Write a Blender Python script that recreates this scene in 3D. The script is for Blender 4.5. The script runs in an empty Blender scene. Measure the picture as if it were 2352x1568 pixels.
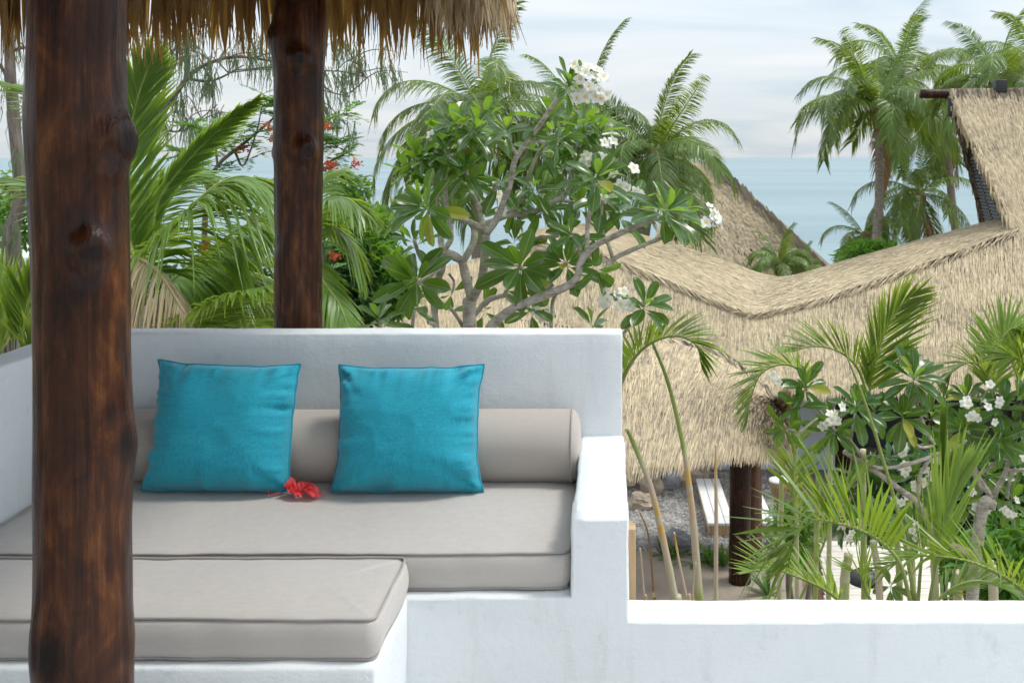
import bpy, math, random
import numpy as np
from mathutils import Vector, Matrix, noise

# ------------------------------------------------------------------ camera, sky, sun, exposure
SC = bpy.context.scene
COL = SC.collection
FPX = 2300.0                 # focal length in units of a 2352 px wide frame
CX, CY, EYE = 1400.0, 362.0, 1.6

cam_d = bpy.data.cameras.new('camera')
cam_d.sensor_width = 36.0
cam_d.lens = 36.0 * FPX / 2352.0
cam_d.shift_x = -(CX - 1176.0) / 2352.0
cam_d.shift_y = -(784.0 - CY) / 2352.0
cam_d.clip_start = 0.05
cam_d.clip_end = 60000
cam_d.dof.use_dof = True
cam_d.dof.focus_distance = 4.3
cam_d.dof.aperture_fstop = 8.0
cam = bpy.data.objects.new('camera', cam_d)
COL.objects.link(cam)
cam.location = (0, 0, EYE)
cam.rotation_euler = (math.radians(90), 0, 0)
SC.camera = cam

SUN_EL, SUN_AZ = 60.0, 84.0       # azimuth from +Y clockwise: high on the right
world = bpy.data.worlds.new('World')
SC.world = world
world.use_nodes = True
wn = world.node_tree
wn.nodes.clear()
def WN(t, **k):
    n = wn.nodes.new(t)
    for a, b in k.items():
        setattr(n, a, b)
    return n
sky = WN('ShaderNodeTexSky', sky_type='NISHITA', sun_disc=False)
sky.sun_elevation = math.radians(SUN_EL)
sky.sun_rotation = math.radians(SUN_AZ)
sky.dust_density = 1.5
bg1 = WN('ShaderNodeBackground'); bg1.inputs[1].default_value = 0.11
wn.links.new(sky.outputs[0], bg1.inputs[0])
tc = WN('ShaderNodeTexCoord')
sep = WN('ShaderNodeSeparateXYZ'); wn.links.new(tc.outputs['Generated'], sep.inputs[0])
mz = WN('ShaderNodeMath', operation='MAXIMUM'); wn.links.new(sep.outputs[2], mz.inputs[0]); mz.inputs[1].default_value = 0.0
az = WN('ShaderNodeMath', operation='ADD'); wn.links.new(mz.outputs[0], az.inputs[0]); az.inputs[1].default_value = 0.10
dx = WN('ShaderNodeMath', operation='DIVIDE'); wn.links.new(sep.outputs[0], dx.inputs[0]); wn.links.new(az.outputs[0], dx.inputs[1])
dy = WN('ShaderNodeMath', operation='DIVIDE'); wn.links.new(sep.outputs[1], dy.inputs[0]); wn.links.new(az.outputs[0], dy.inputs[1])
cmb = WN('ShaderNodeCombineXYZ'); wn.links.new(dx.outputs[0], cmb.inputs[0]); wn.links.new(dy.outputs[0], cmb.inputs[1])
cn = WN('ShaderNodeTexNoise'); cn.inputs['Scale'].default_value = 0.55; cn.inputs['Detail'].default_value = 5; cn.inputs['Roughness'].default_value = 0.55; cn.inputs['Distortion'].default_value = 0.6
wn.links.new(cmb.outputs[0], cn.inputs['Vector'])
cr = WN('ShaderNodeValToRGB')
cr.color_ramp.elements[0].position = 0.34; cr.color_ramp.elements[0].color = (0.63, 0.755, 0.855, 1)
cr.color_ramp.elements[1].position = 0.60; cr.color_ramp.elements[1].color = (0.95, 0.97, 0.99, 1)
e = cr.color_ramp.elements.new(0.45); e.color = (0.80, 0.88, 0.94, 1)
wn.links.new(cn.outputs[0], cr.inputs[0])
bg2 = WN('ShaderNodeBackground')
# overcast luminance: the cloud deck is brighter overhead than near the horizon
ov = WN('ShaderNodeMath', operation='MULTIPLY_ADD'); wn.links.new(mz.outputs[0], ov.inputs[0]); ov.inputs[1].default_value = 0.85; ov.inputs[2].default_value = 0.57
wn.links.new(ov.outputs[0], bg2.inputs[1])
wn.links.new(cr.outputs[0], bg2.inputs[0])
mx = WN('ShaderNodeMixShader'); mx.inputs[0].default_value = 0.86
wn.links.new(bg1.outputs[0], mx.inputs[1]); wn.links.new(bg2.outputs[0], mx.inputs[2])
wo = WN('ShaderNodeOutputWorld'); wn.links.new(mx.outputs[0], wo.inputs[0])

sun_d = bpy.data.lights.new('sun', 'SUN')
sun_d.energy = 1.5
sun_d.angle = math.radians(14)
sun_d.color = (1.0, 0.96, 0.9)
sun = bpy.data.objects.new('sun', sun_d)
COL.objects.link(sun)
_el, _az = math.radians(SUN_EL), math.radians(SUN_AZ)
to_sun = Vector((math.sin(_az) * math.cos(_el), math.cos(_az) * math.cos(_el), math.sin(_el)))
sun.rotation_euler = to_sun.to_track_quat('Z', 'Y').to_euler()
sun.location = (8, 2, 14)

SC.view_settings.view_transform = 'Standard'
SC.view_settings.look = 'None'
SC.view_settings.gamma = 1.0
SC.view_settings.exposure = 0.62
world.cycles.sampling_method = 'MANUAL'
world.cycles.sample_map_resolution = 256
SC.cycles.use_denoising = True
SC.cycles.use_adaptive_sampling = True
SC.cycles.adaptive_threshold = 0.03
SC.cycles.max_bounces = 4
SC.cycles.diffuse_bounces = 3
SC.cycles.glossy_bounces = 2
SC.cycles.use_light_tree = False
SC.cycles.transmission_bounces = 3
SC.cycles.transparent_max_bounces = 4
SC.cycles.caustics_reflective = False
SC.cycles.caustics_refractive = False

GZ = -5.2                     # garden ground level (terrace floor is 0)
SEA = -9.0

# ------------------------------------------------------------------ helpers
def P(x, y, d):
    """point of the place seen at frame position x, y at distance d"""
    return Vector(((x - CX) * d / FPX, d, EYE + (CY - y) * d / FPX))

class MB:
    def __init__(s):
        s.v, s.f, s.t, s.uv, s.m = [], [], [], None, []
    def add(s, vs, fs, tint=0.5, mi=0):
        o = len(s.v)
        s.v.extend([tuple(p) for p in vs])
        s.f.extend([tuple(i + o for i in f) for f in fs])
        s.m.extend([mi] * len(fs))
        if isinstance(tint, (list, tuple)):
            s.t.extend(tint)
        else:
            s.t.extend([tint] * len(vs))
    def mesh(s, name, mats, smooth=True):
        me = bpy.data.meshes.new(name)
        me.from_pydata(s.v, [], s.f)
        for m in (mats if isinstance(mats, (list, tuple)) else [mats]):
            me.materials.append(m)
        a = me.attributes.new('tint', 'FLOAT', 'POINT')
        a.data.foreach_set('value', np.array(s.t, dtype=np.float32))
        if s.uv is not None:
            a = me.attributes.new('luv', 'FLOAT_VECTOR', 'POINT')
            a.data.foreach_set('vector', np.array(s.uv, dtype=np.float32).ravel())
        if any(s.m):
            me.polygons.foreach_set('material_index', np.array(s.m, dtype=np.int32))
        me.polygons.foreach_set('use_smooth', np.full(len(me.polygons), smooth))
        me.update()
        return me

def props(o, label=None, cat=None, group=None, kind=None):
    if label: o['label'] = label
    if cat: o['category'] = cat
    if group: o['group'] = group
    if kind: o['kind'] = kind
    return o

def thing(name, label, cat, loc=(0, 0, 0), group=None):
    o = bpy.data.objects.new(name, None)
    COL.objects.link(o)
    o.empty_display_size = 0.1
    o.location = Vector(loc)
    o['org'] = [0, 0, 0]
    return props(o, label, cat, group)

def worldloc(o):
    p = Vector((0, 0, 0))
    while o is not None:
        p = p + Vector(o.location)
        o = o.parent
    return p

def part(name, me, parent, label=None, kind=None, mat=None):
    """mesh given in world coordinates, parented under a thing or part (parents only translate)"""
    o = bpy.data.objects.new(name, me)
    COL.objects.link(o)
    m = mat if mat is not None else Matrix.Identity(4)
    if parent is not None:
        o.parent = parent
        m = Matrix.Translation(-worldloc(parent)) @ m
    o.matrix_basis = m
    return props(o, label, None, None, kind)

def single(name, me, label, cat, group=None, kind=None):
    o = bpy.data.objects.new(name, me)
    COL.objects.link(o)
    return props(o, label, cat, group, kind)

def structure(name, me, label):
    return single(name, me, label, None, None, 'structure')

# ---- materials
def new_mat(name):
    m = bpy.data.materials.new(name)
    m.use_nodes = True
    nt = m.node_tree
    b = nt.nodes['Principled BSDF']
    return m, nt, b

def N(nt, t, ins=None, **k):
    n = nt.nodes.new(t)
    for a, v in k.items():
        setattr(n, a, v)
    for a, v in (ins or {}).items():
        if isinstance(v, bpy.types.NodeSocket):
            nt.links.new(v, n.inputs[a])
        else:
            n.inputs[a].default_value = v
    return n

def ramp(nt, fac, stops):
    r = nt.nodes.new('ShaderNodeValToRGB')
    cr = r.color_ramp
    while len(cr.elements) < len(stops):
        cr.elements.new(0.5)
    for e, (p, c) in zip(cr.elements, stops):
        e.position = p
        e.color = (c[0], c[1], c[2], 1)
    nt.links.new(fac, r.inputs[0])
    return r.outputs[0]

def coords(nt, scale=(1, 1, 1), kind='Object'):
    t = N(nt, 'ShaderNodeTexCoord')
    mp = N(nt, 'ShaderNodeMapping', {'Vector': t.outputs[kind], 'Scale': scale})
    return mp.outputs[0]

def noise_tex(nt, vec, scale, detail=4, rough=0.55, dist=0.0):
    n = N(nt, 'ShaderNodeTexNoise', {'Vector': vec, 'Scale': scale, 'Detail': detail, 'Roughness': rough, 'Distortion': dist})
    return n.outputs[0]

def bump(nt, b, height, strength, dist=0.01, prev=None):
    n = N(nt, 'ShaderNodeBump', {'Height': height, 'Strength': strength, 'Distance': dist})
    if prev is not None:
        nt.links.new(prev, n.inputs['Normal'])
    nt.links.new(n.outputs[0], b.inputs['Normal'])
    return n.outputs[0]

def math_n(nt, op, a, b=0.0, clamp=False):
    n = nt.nodes.new('ShaderNodeMath'); n.operation = op; n.use_clamp = clamp
    for i, v in enumerate((a, b)):
        if isinstance(v, bpy.types.NodeSocket): nt.links.new(v, n.inputs[i])
        else: n.inputs[i].default_value = v
    return n.outputs[0]

def mixc(nt, fac, a, b, mode='MIX'):
    n = nt.nodes.new('ShaderNodeMix'); n.data_type = 'RGBA'; n.blend_type = mode
    for i, v in ((0, fac), (6, a), (7, b)):
        if isinstance(v, bpy.types.NodeSocket): nt.links.new(v, n.inputs[i])
        elif i == 0: n.inputs[0].default_value = v
        else: n.inputs[i].default_value = (v[0], v[1], v[2], 1)
    return n.outputs[2]

def translucent(nt, b, color, amount):
    t = N(nt, 'ShaderNodeBsdfTranslucent')
    if isinstance(color, bpy.types.NodeSocket): nt.links.new(color, t.inputs[0])
    else: t.inputs[0].default_value = (*color, 1)
    mxs = N(nt, 'ShaderNodeMixShader'); mxs.inputs[0].default_value = amount
    nt.links.new(b.outputs[0], mxs.inputs[1]); nt.links.new(t.outputs[0], mxs.inputs[2])
    nt.links.new(mxs.outputs[0], nt.nodes['Material Output'].inputs[0])

def simple(name, c, rough=0.6, var=0.25, scale=6.0, bmp=0.2, bscale=40.0, stretch=(1, 1, 1), spec=0.5, bdist=0.01):
    m, nt, b = new_mat(name)
    v = coords(nt, stretch)
    f = noise_tex(nt, v, scale, 5)
    lo = [x * (1 - var) for x in c]; hi = [min(1, x * (1 + var)) for x in c]
    nt.links.new(ramp(nt, f, [(0.3, lo), (0.7, hi)]), b.inputs['Base Color'])
    b.inputs['Roughness'].default_value = rough
    b.inputs['Specular IOR Level'].default_value = spec
    if bmp: bump(nt, b, noise_tex(nt, v, bscale, 4), bmp, bdist)
    return m

MAT = {}
# painted render, brushed and slightly uneven
m, nt, b = new_mat('white_plaster')
v = coords(nt)
big = noise_tex(nt, v, 2.2, 4, 0.6)
dirt = noise_tex(nt, v, 14, 6, 0.7)
c1 = ramp(nt, big, [(0.3, (0.685, 0.725, 0.745)), (0.7, (0.745, 0.775, 0.79))])
c2 = mixc(nt, ramp(nt, dirt, [(0.60, (0, 0, 0)), (0.82, (1, 1, 1))]), c1, (0.58, 0.62, 0.62))
stk = noise_tex(nt, coords(nt, (7, 7, 0.9)), 1.6, 5, 0.65, 0.4)
c2 = mixc(nt, ramp(nt, stk, [(0.55, (0, 0, 0)), (0.78, (0.5, 0.5, 0.5))]), c2, (0.56, 0.585, 0.57))
nt.links.new(c2, b.inputs['Base Color'])
b.inputs['Roughness'].default_value = 0.75
b.inputs['Specular IOR Level'].default_value = 0.3
vs = coords(nt, (9, 9, 34))
n1 = bump(nt, b, noise_tex(nt, v, 5.5, 3, 0.5), 0.20, 0.02)
msk = ramp(nt, noise_tex(nt, v, 3.4, 3, 0.6), [(0.46, (0.12, 0.12, 0.12)), (0.62, (1, 1, 1))])
n2 = bump(nt, b, math_n(nt, 'MULTIPLY', noise_tex(nt, v, 30, 6, 0.66, 0.9), msk), 0.60, 0.007, n1)
n2b = bump(nt, b, noise_tex(nt, vs, 1.6, 3, 0.6, 1.2), 0.20, 0.006, n2)
bump(nt, b, noise_tex(nt, v, 120, 3, 0.65), 0.45, 0.003, n2b)
MAT['plaster'] = m

def fabric(name, c, warp=0.12, rough=0.85, weave=420, bst=0.15, kv=0.5):
    m, nt, b = new_mat(name)
    a1 = noise_tex(nt, coords(nt, (weave, weave, weave * 0.05)), 1.0, 3, 0.6)
    a2 = noise_tex(nt, coords(nt, (weave * 0.05, weave * 0.05, weave)), 1.0, 3, 0.6)
    big = noise_tex(nt, coords(nt), 4, 3)
    f = math_n(nt, 'ADD', math_n(nt, 'MULTIPLY', a1, kv), math_n(nt, 'MULTIPLY', a2, 1 - kv))
    f = math_n(nt, 'ADD', f, math_n(nt, 'MULTIPLY', math_n(nt, 'SUBTRACT', big, 0.5), 0.12))
    lo = [x * (1 - warp * 2.2) for x in c]; hi = [min(1, x * (1 + warp * 2.2)) for x in c]
    nt.links.new(ramp(nt, f, [(0.34, lo), (0.66, hi)]), b.inputs['Base Color'])
    b.inputs['Roughness'].default_value = rough
    b.inputs['Specular IOR Level'].default_value = 0.25
    b.inputs['Sheen Weight'].default_value = 0.25
    b.inputs['Sheen Roughness'].default_value = 0.5
    bump(nt, b, f, bst, 0.002)
    return m
MAT['teal'] = fabric('teal_linen', (0.013, 0.300, 0.405), 0.13, 0.75, 420, 0.25, 0.72)
MAT['teal_dark'] = fabric('teal_piping', (0.012, 0.25, 0.35), 0.1)
MAT['taupe'] = fabric('taupe_canvas', (0.455, 0.425, 0.395), 0.035, 0.8, 700, 0.06)
MAT['taupe_pipe'] = fabric('taupe_piping', (0.34, 0.315, 0.29), 0.05)
MAT['bolster'] = fabric('taupe_bolster', (0.42, 0.375, 0.335), 0.035, 0.8, 700, 0.06)

# stained log
m, nt, b = new_mat('stained_log')
vl = coords(nt, (13, 13, 1.3))
g1 = noise_tex(nt, vl, 1.6, 6, 0.62, 0.7)
vg = coords(nt, (60, 60, 2.2))
g2 = noise_tex(nt, vg, 1.0, 4, 0.6)
bl = noise_tex(nt, coords(nt, (5, 5, 2.6)), 2.1, 6, 0.7, 0.5)
f = math_n(nt, 'ADD', math_n(nt, 'MULTIPLY', g1, 0.42), math_n(nt, 'MULTIPLY', bl, 0.58))
f = math_n(nt, 'ADD', f, math_n(nt, 'MULTIPLY', math_n(nt, 'SUBTRACT', g2, 0.5), 0.30))
tn = N(nt, 'ShaderNodeAttribute', attribute_name='tint')
col = ramp(nt, f, [(0.30, (0.006, 0.0026, 0.002)), (0.42, (0.020, 0.0066, 0.0032)), (0.52, (0.048, 0.0145, 0.0052)), (0.60, (0.105, 0.036, 0.0105)), (0.72, (0.22, 0.090, 0.026))])
col = mixc(nt, tn.outputs['Fac'], col, (0.008, 0.005, 0.004))
sp = noise_tex(nt, coords(nt, (30, 30, 9)), 1.7, 3, 0.6)
col = mixc(nt, ramp(nt, sp, [(0.76, (0, 0, 0)), (0.80, (0.5, 0.5, 0.5))]), col, (0.32, 0.28, 0.26))
nt.links.new(col, b.inputs['Base Color'])
nt.links.new(ramp(nt, g1, [(0.3, (0.20, 0.20, 0.20)), (0.7, (0.40, 0.40, 0.40))]), b.inputs['Roughness'])
b.inputs['Specular IOR Level'].default_value = 0.24
nb = bump(nt, b, g2, 0.6, 0.005)
bump(nt, b, g1, 0.5, 0.012, nb)
MAT['log'] = m

def thatch_mat(name, stops, transl=0.0, tcol=(0.5, 0.28, 0.06)):
    m, nt, b = new_mat(name)
    tn = N(nt, 'ShaderNodeAttribute', attribute_name='tint')
    fine = noise_tex(nt, coords(nt), 9, 4, 0.6)
    f = math_n(nt, 'ADD', tn.outputs['Fac'], math_n(nt, 'MULTIPLY', math_n(nt, 'SUBTRACT', fine, 0.5), 0.5))
    c = ramp(nt, f, stops)
    nt.links.new(c, b.inputs['Base Color'])
    b.inputs['Roughness'].default_value = 0.7
    b.inputs['Specular IOR Level'].default_value = 0.25
    if transl: translucent(nt, b, tcol, transl)
    return m
MAT['thatch'] = thatch_mat('palm_thatch', [(0.04, (0.09, 0.075, 0.06)), (0.24, (0.30, 0.245, 0.175)), (0.50, (0.54, 0.44, 0.28)), (0.9, (0.70, 0.59, 0.40))])
MAT['thatch_far'] = thatch_mat('grey_palm_thatch', [(0.05, (0.17, 0.155, 0.135)), (0.4, (0.34, 0.28, 0.19)), (0.8, (0.50, 0.41, 0.27))])
MAT['eave_lit'] = thatch_mat('lit_eave_leaf', [(0.0, (0.15, 0.10, 0.05)), (0.35, (0.36, 0.27, 0.15)), (0.7, (0.57, 0.46, 0.30)), (1.0, (0.72, 0.62, 0.46))], 0.12, (0.6, 0.4, 0.15))  # corner thatch made paler, sky light from the front put into its colour
MAT['thatch_base'] = simple('thatch_underlay', (0.085, 0.062, 0.038), 0.9, 0.35, 5, 0.5, 30)
MAT['eave'] = thatch_mat('eave_leaf', [(0.0, (0.10, 0.058, 0.022)), (0.45, (0.27, 0.175, 0.075)), (0.75, (0.44, 0.32, 0.17)), (1.0, (0.60, 0.49, 0.33))], 0.32, (0.62, 0.34, 0.07))

def leaf_mat(name, top, under, rough=0.38, transl=0.28, tcol=(0.30, 0.50, 0.05), veins=True, spread=0.35, spec=0.5, dead=None):
    m, nt, b = new_mat(name)
    oi = N(nt, 'ShaderNodeObjectInfo')
    tn = N(nt, 'ShaderNodeAttribute', attribute_name='tint')
    r = math_n(nt, 'ADD', math_n(nt, 'MULTIPLY', oi.outputs['Random'], 0.5), math_n(nt, 'MULTIPLY', tn.outputs['Fac'], 0.5))
    t = ramp(nt, r, [(0.15, [x * (1 - spread) for x in top]), (0.85, [min(1, x * (1 + spread) ) for x in top])])
    if dead is not None:
        t = mixc(nt, ramp(nt, tn.outputs['Fac'], [(0.90, (0, 0, 0)), (0.98, (1, 1, 1))]), t, dead)
    u = ramp(nt, r, [(0.15, [x * (1 - spread) for x in under]), (0.85, [min(1, x * (1 + spread)) for x in under])])
    ge = N(nt, 'ShaderNodeNewGeometry')
    c = mixc(nt, ge.outputs['Backfacing'], t, u)
    if veins:
        lu = N(nt, 'ShaderNodeAttribute', attribute_name='luv')
        s = N(nt, 'ShaderNodeSeparateXYZ', {0: lu.outputs['Vector']})
        ax = math_n(nt, 'ABSOLUTE', s.outputs[0])
        mid = math_n(nt, 'LESS_THAN', ax, 0.055)
        ph = math_n(nt, 'SUBTRACT', math_n(nt, 'MULTIPLY', s.outputs[1], 17.0), math_n(nt, 'MULTIPLY', ax, 0.9))
        w = math_n(nt, 'FRACT', ph)
        lat = math_n(nt, 'LESS_THAN', w, 0.16)
        c = mixc(nt, math_n(nt, 'MULTIPLY', math_n(nt, 'GREATER_THAN', oi.outputs['Random'], 0.965), 0.85), c, (0.42, 0.36, 0.05))
        c = mixc(nt, math_n(nt, 'MULTIPLY', lat, 0.22), c, (0.30, 0.42, 0.10))
        c = mixc(nt, math_n(nt, 'MULTIPLY', mid, 0.75), c, (0.42, 0.50, 0.16))
        bump(nt, b, w, 0.25, 0.004)
    nt.links.new(c, b.inputs['Base Color'])
    b.inputs['Roughness'].default_value = rough
    b.inputs['Specular IOR Level'].default_value = spec
    if transl: translucent(nt, b, tcol, transl)
    return m
MAT['plumeria_leaf'] = leaf_mat('plumeria_leaf', (0.015, 0.070, 0.018), (0.14, 0.27, 0.045), 0.24, 0.34, (0.34, 0.58, 0.04), True, 0.5, 0.6)
MAT['palm'] = leaf_mat('coconut_leaflet', (0.058, 0.130, 0.022), (0.10, 0.175, 0.035), 0.34, 0.30, (0.42, 0.56, 0.05), False, 0.40, 0.5, (0.36, 0.30, 0.09))
MAT['palm_near'] = leaf_mat('near_palm_leaflet', (0.066, 0.155, 0.022), (0.12, 0.22, 0.04), 0.32, 0.34, (0.48, 0.64, 0.045), False, 0.45, 0.5, (0.40, 0.34, 0.12))
MAT['areca'] = leaf_mat('areca_leaflet', (0.13, 0.23, 0.030), (0.17, 0.27, 0.05), 0.36, 0.36, (0.46, 0.60, 0.05), False, 0.4)
MAT['dead_frond'] = leaf_mat('dry_frond', (0.26, 0.155, 0.075), (0.26, 0.16, 0.08), 0.7, 0.2, (0.5, 0.3, 0.1), False, 0.4)
MAT['pale_frond'] = leaf_mat('bleached_frond', (0.56, 0.46, 0.28), (0.52, 0.42, 0.26), 0.6, 0.2, (0.6, 0.45, 0.2), False, 0.3)
MAT['shrub'] = leaf_mat('shrub_leaf', (0.055, 0.16, 0.022), (0.10, 0.22, 0.04), 0.42, 0.34, (0.32, 0.58, 0.03), False, 0.5)
MAT['dark_shrub'] = leaf_mat('dark_shrub_leaf', (0.022, 0.075, 0.022), (0.05, 0.12, 0.03), 0.4, 0.22, (0.2, 0.4, 0.04), False, 0.5)
MAT['flame_leaf'] = leaf_mat('flame_tree_leaf', (0.07, 0.19, 0.04), (0.10, 0.22, 0.05), 0.5, 0.3, (0.26, 0.5, 0.06), False, 0.35)
MAT['needle'] = leaf_mat('casuarina_needle', (0.105, 0.155, 0.085), (0.11, 0.16, 0.09), 0.6, 0.25, (0.3, 0.42, 0.15), False, 0.35)
MAT['rib'] = simple('leaf_rib', (0.22, 0.28, 0.07), 0.45, 0.25, 8, 0)
MAT['red'] = leaf_mat('flame_petal', (0.56, 0.12, 0.06), (0.55, 0.14, 0.07), 0.5, 0.25, (0.8, 0.15, 0.05), False, 0.25)
m, nt, b = new_mat('hibiscus_petal')
tn = N(nt, 'ShaderNodeAttribute', attribute_name='tint')
nt.links.new(ramp(nt, tn.outputs['Fac'], [(0.0, (0.42, 0.012, 0.022)), (0.5, (0.78, 0.055, 0.065)), (1.0, (0.88, 0.14, 0.14))]), b.inputs['Base Color'])
b.inputs['Roughness'].default_value = 0.5
translucent(nt, b, (0.9, 0.05, 0.07), 0.3)
MAT['hibiscus'] = m
MAT['stamen'] = simple('hibiscus_stamen', (0.72, 0.10, 0.14), 0.5, 0.2, 30, 0)
m, nt, b = new_mat('plumeria_petal')
tn = N(nt, 'ShaderNodeAttribute', attribute_name='tint')
nt.links.new(ramp(nt, tn.outputs['Fac'], [(0.0, (0.90, 0.52, 0.03)), (0.10, (0.88, 0.70, 0.20)), (0.26, (0.86, 0.86, 0.80)), (1.0, (0.88, 0.88, 0.87))]), b.inputs['Base Color'])
b.inputs['Roughness'].default_value = 0.5
translucent(nt, b, (0.9, 0.9, 0.85), 0.3)
MAT['petal'] = m

m, nt, b = new_mat('plumeria_bark')
v = coords(nt)
rings = noise_tex(nt, coords(nt, (6, 6, 60)), 1.3, 3, 0.6, 0.6)
pat = noise_tex(nt, v, 16, 5, 0.65)
f = math_n(nt, 'ADD', math_n(nt, 'MULTIPLY', rings, 0.35), math_n(nt, 'MULTIPLY', pat, 0.65))
nt.links.new(ramp(nt, f, [(0.32, (0.15, 0.12, 0.09)), (0.44, (0.30, 0.26, 0.215)), (0.55, (0.45, 0.41, 0.365)), (0.70, (0.58, 0.55, 0.51))]), b.inputs['Base Color'])
b.inputs['Roughness'].default_value = 0.8
bump(nt, b, f, 0.6, 0.01)
MAT['bark'] = m
MAT['palm_trunk'] = simple('palm_trunk', (0.27, 0.235, 0.20), 0.85, 0.35, 3, 0.6, 2.2, (2, 2, 9), bdist=0.04)
MAT['dark_bark'] = simple('dark_bark', (0.16, 0.135, 0.115), 0.85, 0.4, 4, 0.6, 14, (3, 3, 1), bdist=0.03)
m, nt, b = new_mat('areca_cane')
tn = N(nt, 'ShaderNodeAttribute', attribute_name='tint')
blot = noise_tex(nt, coords(nt, (8, 8, 3)), 1.4, 4, 0.6)
f = math_n(nt, 'ADD', tn.outputs['Fac'], math_n(nt, 'MULTIPLY', math_n(nt, 'SUBTRACT', blot, 0.5), 0.35))
nt.links.new(ramp(nt, f, [(0.05, (0.12, 0.19, 0.03)), (0.30, (0.30, 0.36, 0.10)), (0.42, (0.48, 0.46, 0.30)), (0.6, (0.52, 0.40, 0.31)), (0.78, (0.58, 0.36, 0.06)), (0.95, (0.24, 0.13, 0.06))]), b.inputs['Base Color'])
b.inputs['Roughness'].default_value = 0.5
MAT['cane'] = m
MAT['green_stem'] = simple('green_stem', (0.17, 0.24, 0.05), 0.4, 0.3, 6, 0)
MAT['ground'] = simple('garden_soil', (0.22, 0.175, 0.125), 0.95, 0.35, 0.8, 0.7, 12, bdist=0.05)
MAT['gravel'] = simple('gravel_bed', (0.30, 0.285, 0.265), 0.9, 0.35, 14, 0.9, 30, bdist=0.05)
MAT['stone'] = simple('gravel_stone', (0.33, 0.315, 0.295), 0.85, 0.5, 3, 0.3, 30)
MAT['rock'] = simple('grey_boulder', (0.25, 0.25, 0.26), 0.85, 0.4, 3, 0.8, 8, bdist=0.05)
MAT['tan_rock'] = simple('tan_boulder', (0.42, 0.34, 0.26), 0.85, 0.35, 3, 0.8, 8, bdist=0.05)
MAT['path'] = simple('concrete_path', (0.33, 0.275, 0.22), 0.85, 0.3, 0.9, 0.4, 25)
MAT['deck'] = simple('bleached_decking', (0.62, 0.57, 0.50), 0.75, 0.18, 2, 0.3, 30, (1, 8, 1))
MAT['timber'] = simple('raw_timber', (0.50, 0.33, 0.18), 0.7, 0.35, 3, 0.4, 30, (10, 10, 1))
MAT['timber_dark'] = simple('brown_timber', (0.10, 0.045, 0.022), 0.55, 0.45, 3, 0.4, 20, (6, 6, 1))
MAT['char'] = simple('black_metal', (0.018, 0.019, 0.021), 0.45, 0.3, 8, 0.1, 30)
MAT['slat'] = simple('dark_slat', (0.055, 0.057, 0.062), 0.5, 0.3, 8, 0.1, 30)
MAT['cream'] = simple('cream_render', (0.52, 0.42, 0.32), 0.85, 0.15, 2, 0.3, 30)
MAT['white_paint'] = simple('white_boards', (0.74, 0.73, 0.70), 0.6, 0.06, 3, 0.1, 30)
MAT['blue_paint'] = simple('pale_blue_wall', (0.56, 0.63, 0.70), 0.7, 0.06, 3, 0.1, 30)
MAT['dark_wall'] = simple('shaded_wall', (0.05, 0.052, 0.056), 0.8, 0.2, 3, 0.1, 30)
MAT['mint'] = simple('mint_sheet_roof', (0.52, 0.64, 0.56), 0.5, 0.1, 2, 0.1, 20)
MAT['rattan'] = simple('torch_rattan', (0.28, 0.18, 0.10), 0.6, 0.35, 60, 0.3, 80)
MAT['floor'] = simple('terrace_concrete', (0.60, 0.60, 0.59), 0.8, 0.12, 2, 0.3, 30)
m, nt, b = new_mat('sea_water')
vw = coords(nt, (0.05, 0.22, 1))
w1 = noise_tex(nt, vw, 1.0, 6, 0.62)
vb = coords(nt, (0.0022, 0.012, 1))
w2 = noise_tex(nt, vb, 1.0, 4, 0.6)
nt.links.new(ramp(nt, w2, [(0.35, (0.15, 0.225, 0.25)), (0.52, (0.19, 0.275, 0.30)), (0.68, (0.24, 0.33, 0.35))]), b.inputs['Base Color'])
b.inputs['Roughness'].default_value = 0.34
b.inputs['IOR'].default_value = 1.33
b.inputs['Specular IOR Level'].default_value = 0.25
bump(nt, b, w1, 0.8, 0.8)
MAT['sea'] = m

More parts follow.
